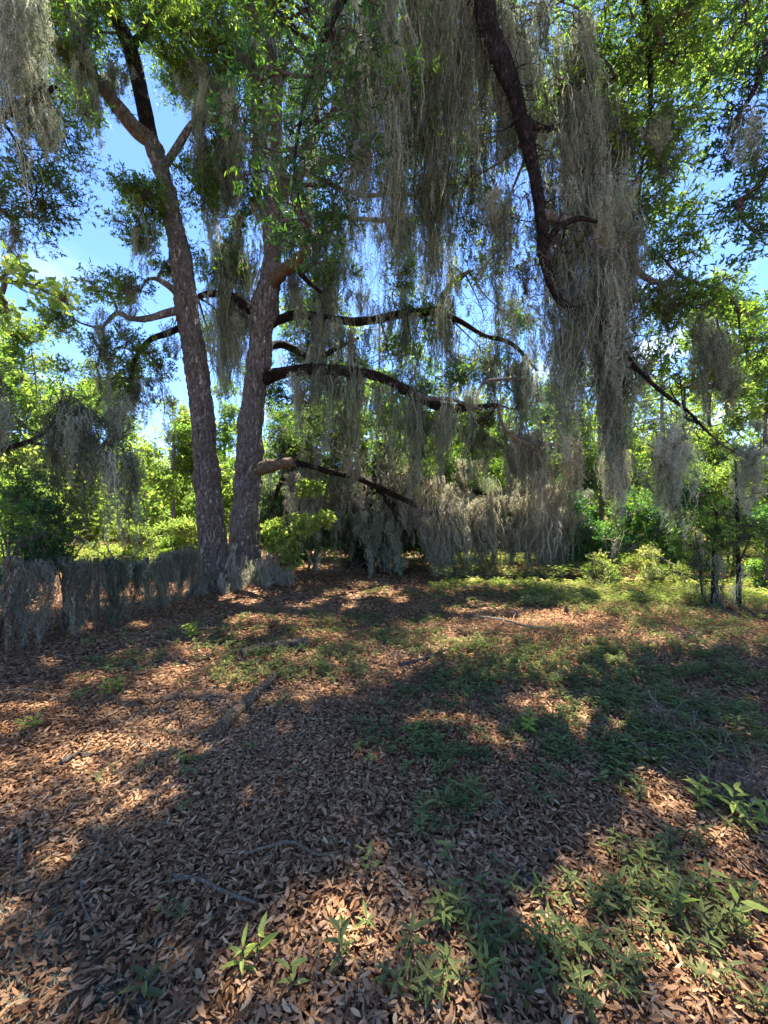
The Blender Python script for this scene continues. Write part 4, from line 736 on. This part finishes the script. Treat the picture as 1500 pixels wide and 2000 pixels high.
# ---------------------------------------------------------------- wire fence draped in moss
fb = [(-4.15, 2.9), (-3.95, 4.1), (-3.7, 5.0), (-3.6, 5.9), (-3.45, 7.0)]
fe = thing('wire_fence', 'low wire fence hung with curtains of grey moss along the left side', 'fence', (*fb[0], float(gh(*fb[0]))))
hts = [.98, .96, .88, .78, .84]
for i, (x, y) in enumerate(fb):
    A_ = Acc(); g0 = float(gh(x, y)); tube(A_, [(x, y, g0 - .1), (x + .01, y, g0 + .5), (x, y, g0 + hts[i] + .08)], [.035, .032, .03], 10, .05, .2); A_.build('post', M_LOG, fe)
for dz in (0, -.45):
    A_ = Acc(); tube(A_, [(x + .04, y, float(gh(x, y)) + h + dz) for (x, y), h in zip(fb, hts)], [.004] * 5, 5, .08, 0); A_.build('wire', M_WIRE, fe)
def fence_moss(t0, t1, n, l0, l1, ns=40, mat=None):
    tc_ = R.uniform(t0, t1, max(3, n // 6)); t = np.clip(tc_[R.integers(0, len(tc_), n)] + R.normal(0, .022, n), 0, 4); x = np.interp(t, range(5), [q[0] for q in fb]); y = np.interp(t, range(5), [q[1] for q in fb]); h = np.interp(t, range(5), hts)
    A_ = Acc(); moss(A_, np.stack([x + .05 + R.normal(0, .03, n), y, gh(x, y) + h + np.abs(R.normal(0, .05, n))], 1), R.uniform(l0, l1, n) * R.uniform(.3, 1.15, n), .055, ns, 10, .0065, 14, .035, keep=True, tn0=.2); A_.build('hanging_moss', mat or M_DRY, fe)
fence_moss(0, 1, 34, .5, 1.15, mat=M_MOSS); fence_moss(1, 2, 28, .5, 1.1); fence_moss(2.0, 3.05, 44, .4, 1., mat=M_MOSS); fence_moss(3.0, 4, 40, .3, .95); fence_moss(0, 4, 26, .15, .8); fence_moss(3.5, 4, 12, .4, .8, mat=M_DRY)

# shrub at left edge before / behind the fence
def shrub(px, Z, ptop, wpx, n, label, mat=None, ln=.07, wd=.026, name='shrub', tone=0., hi=False, base=None, rz=.7, low=.1, keep=False, group='shrubs around the clearing', hang=0, stems=5, cat=None):
    c = P(px, 1000, Z); g0 = float(gh(c[0], Z)); top = P(px, ptop, Z)[2]; h = top - g0; hw = wpx * Z / F
    t = thing(name, label, cat or name.replace('_', ' '), (c[0], Z, g0), group)
    st = []; A_ = Acc()
    for i in range(stems):
        e = np.array([c[0] + R.uniform(-.6, .6) * hw, Z + R.uniform(-.5, .5) * rz, g0 + h * R.uniform(.55, .85)]); b_ = np.array([c[0] + R.normal(0, .08), Z + R.normal(0, .08), g0 - .03])
        st.append(tube(A_, [b_, (b_ + e) / 2 + R.normal(0, .08, 3), e], [.016 + .004 * h, .012 + .002 * h, .005], 7, .12, .1))
    A_.build('stems', M_TWIG, t, smooth=True)
    n = int(n * 1.5); A_ = Acc(); k = max(4, n // 110)
    for i in range(k):
        u = R.uniform(-.8, .8); v_ = R.uniform(low, .9); wv = math.sqrt(max(.15, 1 - (v_ - .45) ** 2 * 2.2))
        blob(A_, c[0] + u * hw * wv, Z + R.uniform(-.7, .7) * rz, g0 + v_ * h, hw * .42, rz * .5, h * .2, n // k, limbpts=np.vstack(st), ln=ln, wd=wd, world=True, tone=tone + R.normal(0, .08), hi=hi, keep=keep)
    A_.build('foliage', [mat or M_SHRUB, M_TWIG], t)
    if hang:
        q = np.stack([c[0] + R.uniform(-.9, .9, hang) * hw, Z + R.uniform(-1, .2, hang) * rz, g0 + h * R.uniform(.4, .95, hang)], 1)
        A_ = Acc(); moss(A_, q, R.uniform(.3, .8, hang), .09, 34, 7, .014, 7, .05, keep=keep); A_.build('hanging_moss', M_MOSS, t)
    return t
shrub(20, 4.6, 925, 100, 330, 'dark narrow-leaved bush growing over the fence at the left edge', M_NEAR, .06, .016, tone=.05, hi=True, low=.3, rz=.4)
shrub(130, 5.0, 1010, 60, 100, 'thin dark bush spreading over the fence wire', M_NEAR, .06, .016, tone=-.15, hi=True, low=.5, rz=.3)

# sapling between middle oak and clearing
sa = thing('sapling', 'small sapling with fresh yellow green leaves right beside the middle oak', 'sapling', G(566, 1128))
A_ = Acc(); z = 7.9
s1 = tube(A_, [P(566, 1138, z), P(566, 1090, z), P(562, 1050, z), P(570, 1010, z), P(595, 1000, z), (P(640, 1010, z))], [.045, .038, .03, .022, .014, .006], 8, .06, .15)
s2 = tube(A_, [P(562, 1050, z), P(555, 1000, z), P(570, 960, z), P(560, 945, z), P(545, 940, z)], [.026, .02, .024, .02, .01], 8, .06, .2)
A_.build('stem', M_STICK, sa, smooth=True)
A_ = Acc()
for q in [(540, 1050, z, 32, 26, .3, 90), (575, 1080, z, 30, 18, .3, 60), (590, 1030, z, 32, 18, .3, 80), (630, 1015, z, 28, 12, .25, 80), (600, 950, z, 24, 14, .25, 60), (545, 1030, z, 28, 20, .25, 60)]:
    blob(A_, *q, limbpts=np.vstack([s1, s2]), ln=.075, wd=.05, m=6, tone=.3, keep=True)
A_.build('foliage', [M_BRIGHT, M_TWIG], sa)
curtain(sa, 562, 945, 572, 950, z, 40, 75, 5, rad=.06, mat=M_DRY, keep=True)

# dark saplings at the right
for px, pb, pt, lb, lean in [(1395, 1185, 1000, 'thick dark snag-like sapling trunk at the right, left of its taller neighbour', 4), (1443, 1190, 900, 'slim dark sapling standing alone near the right edge', -6), (1372, 1180, 1040, 'forked thin sapling stem left of the dark snag-like trunk', -14)]:
    g_ = G(px, pb); Z_ = g_[1]; t = thing('sapling', lb, 'sapling', g_, 'dark thin saplings at the right')
    A_ = Acc(); hh = (P(px, pt, Z_)[2]); k = .055 if px == 1395 else .035 if px == 1443 else .018
    s_ = tube(A_, [g_ - [0, 0, .05], P(px + lean * .3, (pb + pt) / 2, Z_), P(px + lean, pt, Z_)], [k, k * .8, k * .45], 9, .06, .25)
    for j in range(9):
        b_ = s_[R.integers(len(s_) // 4, len(s_))]; e = b_ + np.array([R.normal(0, .35), R.normal(0, .25), R.uniform(0, .3)]); tube(A_, [b_, (b_ + e) / 2 + [0, 0, .04], e], [.009, .006, .003], 6, .08, 0)
    A_.build('trunk', M_DARK, t, smooth=True)
    A_ = Acc()
    for j in range(4): blob(A_, px + R.uniform(-35, 35), pt + R.uniform(0, .7) * (pb - pt), Z_, 26, 26, .3, 45, limbpts=s_, ln=.05, wd=.012, tone=-.25, keep=True)
    A_.build('crown', [M_OAK, M_TWIG], t)
    A_ = Acc(); q = s_[R.integers(0, len(s_), 9)] + R.normal(0, .05, (9, 3)); moss(A_, q, R.uniform(.25, .6, 9), .07, 26, 7, .009, 8, .035, keep=True); A_.build('hanging_moss', M_MOSS, t)

# ---------------------------------------------------------------- background shrubs and trees
shrub(610, 10.5, 870, 110, 900, 'dark evergreen thicket bush directly behind the middle oak', M_OAK, .09, .034, tone=-.15, hang=26, rz=1.1)
shrub(750, 10.8, 950, 80, 800, 'dark bush at the far middle under the low mossy limb', M_OAK, .09, .034, tone=-.1, hang=14, rz=1)
shrub(860, 11.2, 930, 90, 800, 'green bush right of the far middle of the clearing', M_SHRUB, .09, .034, tone=.05, hang=8, rz=1)
for q in [(560, 12.2, 985, 80, 'dark understory bush behind the sapling'), (690, 12.6, 990, 80, 'shaded understory bush behind the low spreading oak'), (830, 12.8, 985, 80, 'understory bush behind the low moss curtain, its left part'), (970, 12.6, 990, 80, 'understory bush behind the low moss curtain, its right part'), (1110, 12.0, 980, 80, 'deep green understory bush right of the moss curtain')]:
    shrub(q[0], q[1], q[2], q[3], 620, q[4], M_OAK, .1, .04, tone=-.05, rz=.8, low=.05, keep=True)
cs = shrub(960, 10.0, 930, 110, 900, 'broad green bush crowning the low moss curtain right of the middle', M_SHRUB, .085, .034, tone=.1, low=.5, rz=.8)
curtain(cs, 850, 990, 960, 1000, 9.2, 50, 120, 40, mat=M_DRY, rad=.11, ns=40, lean=(.2, 0), jy=26, keep=True); curtain(cs, 950, 985, 1070, 1000, 9.4, 60, 130, 60, mat=M_DRY, rad=.11, ns=40, lean=(.05, 0), jy=30, keep=True); curtain(cs, 1060, 970, 1130, 1010, 9.5, 60, 130, 40, mat=M_DRY, rad=.1, ns=40, lean=(-.05, 0), jy=26, keep=True)
shrub(1110, 9.8, 930, 90, 800, 'dark green bush behind the right end of the moss curtain', M_SHRUB, .085, .034, tone=-.05, rz=.8, hang=8)
shrub(1200, 9.0, 985, 80, 620, 'light green leafy bush between moss curtain and dark saplings', M_SHRUB, .085, .04, tone=.25, rz=.8)
shrub(1300, 9.4, 930, 80, 700, 'bushy green shrub behind the dark saplings', M_SHRUB, .085, .036, tone=.1, rz=.9, hang=6)
shrub(1440, 9.2, 880, 100, 900, 'tall bright green shrub at the right edge', M_BRIGHT, .085, .036, tone=0, rz=.9)
shrub(1500, 7.4, 1010, 60, 350, 'weedy bush at the right edge in front of taller shrubs', M_SHRUB, .075, .032, tone=.1, rz=.5)
shrub(1180, 8.2, 1080, 60, 60, 'low weedy clump in the sun at the back right', M_WEED, .08, .03, tone=0, rz=.5, stems=3, keep=True)
shrub(1290, 7.8, 1085, 70, 70, 'low pale weed clump left of the dark saplings', M_WEED, .08, .03, tone=.1, rz=.5, stems=3, keep=True)
shrub(340, 9.5, 1010, 60, 420, 'yellow green bush behind the left oak', M_BRIGHT, .085, .036, tone=.1, rz=.7)
shrub(420, 10.5, 950, 60, 420, 'light bush seen between the two big trunks', M_BRIGHT, .085, .036, tone=.0, rz=.7)
shrub(230, 9.0, 1020, 80, 500, 'sunny yellow bush beyond the moss fence', M_BRIGHT, .085, .036, tone=.25, rz=.8)
shrub(100, 8.5, 960, 80, 560, 'mid green bush beyond the fence at the left', M_BRIGHT, .085, .034, tone=-.1, rz=.8)
shrub(10, 8.8, 900, 70, 520, 'green bush far left beyond the fence', M_BRIGHT, .085, .034, tone=-.1, rz=.8)

def tree(px, Z, ptop, wpx, pbot, n, label, mat, ln=.13, wd=.055, tone=0., hang=0, rz=1.6, group='trees of the wood behind the clearing', name='background_tree', r=.09):
    c = P(px, 1000, Z); g0 = float(gh(c[0], Z)); top = P(px, ptop, Z)[2]; bot = P(px, pbot, Z)[2]; hw = wpx * Z / F
    t = thing(name, label, 'tree', (c[0], Z, g0), group)
    A_ = Acc(); h = top - g0
    s_ = tube(A_, [(c[0], Z, g0 - .1), (c[0] + R.normal(0, .12), Z, g0 + h * .35), (c[0] + R.normal(0, .25), Z, g0 + h * .7), (c[0], Z, g0 + h * .93)], [r, r * .75, r * .5, r * .15], 10, .15, .12); A_.build('trunk', M_BARKG, t, smooth=True)
    n = n * 2; A_ = Acc(); k = max(5, n // 110)
    for i in range(k):
        v_ = R.uniform(0, 1); wv = math.sin(math.pi * min(.97, .18 + v_ * .75)) ** .7; an = R.uniform(0, 6.28); q = R.uniform(.25, 1) * wv
        blob(A_, c[0] + math.cos(an) * q * hw, Z + math.sin(an) * q * rz, bot + v_ * (top - bot), hw * .3, rz * .35, (top - bot) * .09 + .2, n // k, limbpts=s_, ln=ln, wd=wd, world=True, tone=tone + R.normal(0, .08), dn=1.5)
    A_.build('crown', [mat, M_TWIG], t)
    if hang:
        q = np.stack([c[0] + R.uniform(-.9, .9, hang) * hw, Z + R.uniform(-1, .5, hang) * rz, bot + (top - bot) * R.uniform(0, .8, hang)], 1)
        A_ = Acc(); moss(A_, q, R.uniform(.6, 1.6, hang), .13, 34, 7, .02, 7, .07); A_.build('hanging_moss', M_MOSS, t)
for q in [
    (60, 15, 640, 110, 900, 1300, 'pale yellow green tree behind the fence, left of the sky gap', M_BRIGHT, .12, .05, .0),
    (-40, 13, 600, 90, 950, 900, 'pale green tree cut by the left edge', M_BRIGHT, .12, .05, -.1),
    (180, 17, 730, 80, 960, 900, 'light green tree under the small white cloud', M_BRIGHT, .13, .055, .0),
    (345, 14, 800, 60, 1000, 700, 'slim young tree with tiered bright leaves just left of the left oak', M_BRIGHT, .12, .055, .15),
    (440, 18, 720, 60, 980, 500, 'green tree seen between the two big trunks', M_BRIGHT, .13, .055, -.1),
    (250, 22, 880, 90, 1010, 600, 'low distant tree left of the slim young tree', M_BRIGHT, .16, .07, .1),
    (590, 14, 560, 110, 930, 900, 'dark moss-hung oak standing behind the middle oak', M_OAK, .12, .05, -.05, 40),
    (740, 15, 560, 110, 930, 900, 'mossy oak behind the long limbs, middle of the wood', M_OAK, .12, .05, .05, 40),
    (880, 14, 640, 100, 960, 800, 'mossy oak right of the middle with sky above', M_OAK, .12, .05, .05, 34),
    (950, 17, 860, 90, 1000, 900, 'bright green young tree behind the low moss curtain', M_BRIGHT, .13, .06, .05),
    (1060, 14, 800, 80, 980, 700, 'light tree behind the pinkish moss curtain', M_OAK, .12, .05, .15, 30),
    (1170, 13, 700, 90, 960, 900, 'tall green tree behind the hanging moss, right of middle', M_OAK, .12, .05, .15, 20),
    (1290, 13, 640, 90, 960, 1100, 'yellow green tree at the right behind thin branches', M_BRIGHT, .11, .045, -.05, 8),
    (1400, 12, 690, 90, 1000, 1200, 'bright yellow green tree near the right edge', M_BRIGHT, .11, .045, .0),
    (1500, 11, 720, 90, 1000, 1000, 'bright tree cut by the right edge', M_BRIGHT, .11, .045, -.05),
    (1410, 17, 570, 90, 800, 700, 'taller green tree rising behind the right thicket', M_OAK, .14, .06, .1)]:
    tree(*q)

# the wood beyond, one mass
A_ = Acc()
for i in range(330):
    an = math.radians(R.uniform(-70, 70)); d = R.uniform(17, 44); x, y = d * math.sin(an), d * math.cos(an)
    if y < 14: y = 14
    h = R.uniform(3.5, 7.5) * (1.35 if x > -3 else 1)
    blob(A_, x, y, h * .4, 2.2, 2.0, h * .45, 110, ln=.2, wd=.1, world=True, tone=R.normal(.15, .15), m=6, keep=True, nsub=9)
a2 = np.array([[R.uniform(-45, 45), R.uniform(24, 48), 0] for _ in range(160)])
twigs(A_, a2, a2 + np.stack([R.normal(0, .4, 160), R.normal(0, .4, 160), R.uniform(5, 9, 160)], 1), np.full(160, .12), np.full(160, .05), .5, 1, .02)
tag(A_.build('distant_wood', [M_BRIGHT, M_TWIG]), 'light green wood closing the view behind the clearing', 'wood', kind='stuff')
# extra shade on the clearing comes from an added leaf layer

# added canopy, shaped to shade the clearing floor; hung on the middle oak
A = np.concatenate(SHADE); cell = .2; gx = np.arange(-5.5, 6.5, cell); gy = np.arange(.0, 8.6, cell)
H, _, _ = np.histogram2d(A[:, 0], A[:, 1], [np.append(gx, gx[-1] + cell), np.append(gy, gy[-1] + cell)], weights=A[:, 2])
H /= cell * cell
TH = np.where(gy < 3, 1.5, 1.1)[None] * np.ones_like(H); ii, jj = np.where(H < TH); cnt = np.ceil((TH[ii, jj] + .2 - H[ii, jj]) * 5).astype(int)
q = np.repeat(np.stack([gx[ii], gy[jj]], 1), cnt, 0) + R.uniform(0, cell, (cnt.sum(), 2))
hh = 10.3 + 1.3 * np.clip(q[:, 1] - 3.2, 0, 3.4) + .9 * np.sin(q[:, 0] * 1.3 + 1) * np.cos(q[:, 1] * 1.1) + R.normal(0, .5, len(q)); t_ = hh / S[2]
p_ = np.stack([q[:, 0] + S[0] * t_, q[:, 1] + S[1] * t_, hh], 1); p_ = p_[~sunlit(p_)]
print('canopy infill', len(p_), 'cells', len(ii), 'of', H.size)
A_ = Acc(); sprigs(A_, p_, rdir(len(p_), .2), 7, .1, .038, tw=.18)
k = R.integers(0, len(p_), 160); hub = P(545, 60, ZM) 
for i in range(0, 160, 4): twigs(A_, np.repeat(p_[k[i]][None] - [0, 0, .3], 24, 0), p_[np.argsort(np.linalg.norm(p_ - p_[k[i]], axis=1))[:24]], np.full(24, .012), np.full(24, .004), .5, 1, .1)
twigs(A_, np.repeat(P(500, -60, ZM)[None], 40, 0) + R.normal(0, .3, (40, 3)), p_[k[::4]] - [0, 0, .3], np.full(40, .04), np.full(40, .012), .5, 1, .08)
A_.build('crown', [M_CAN, M_TWIG], mo)  # the added shade canopy, kept with the oak's crown parts
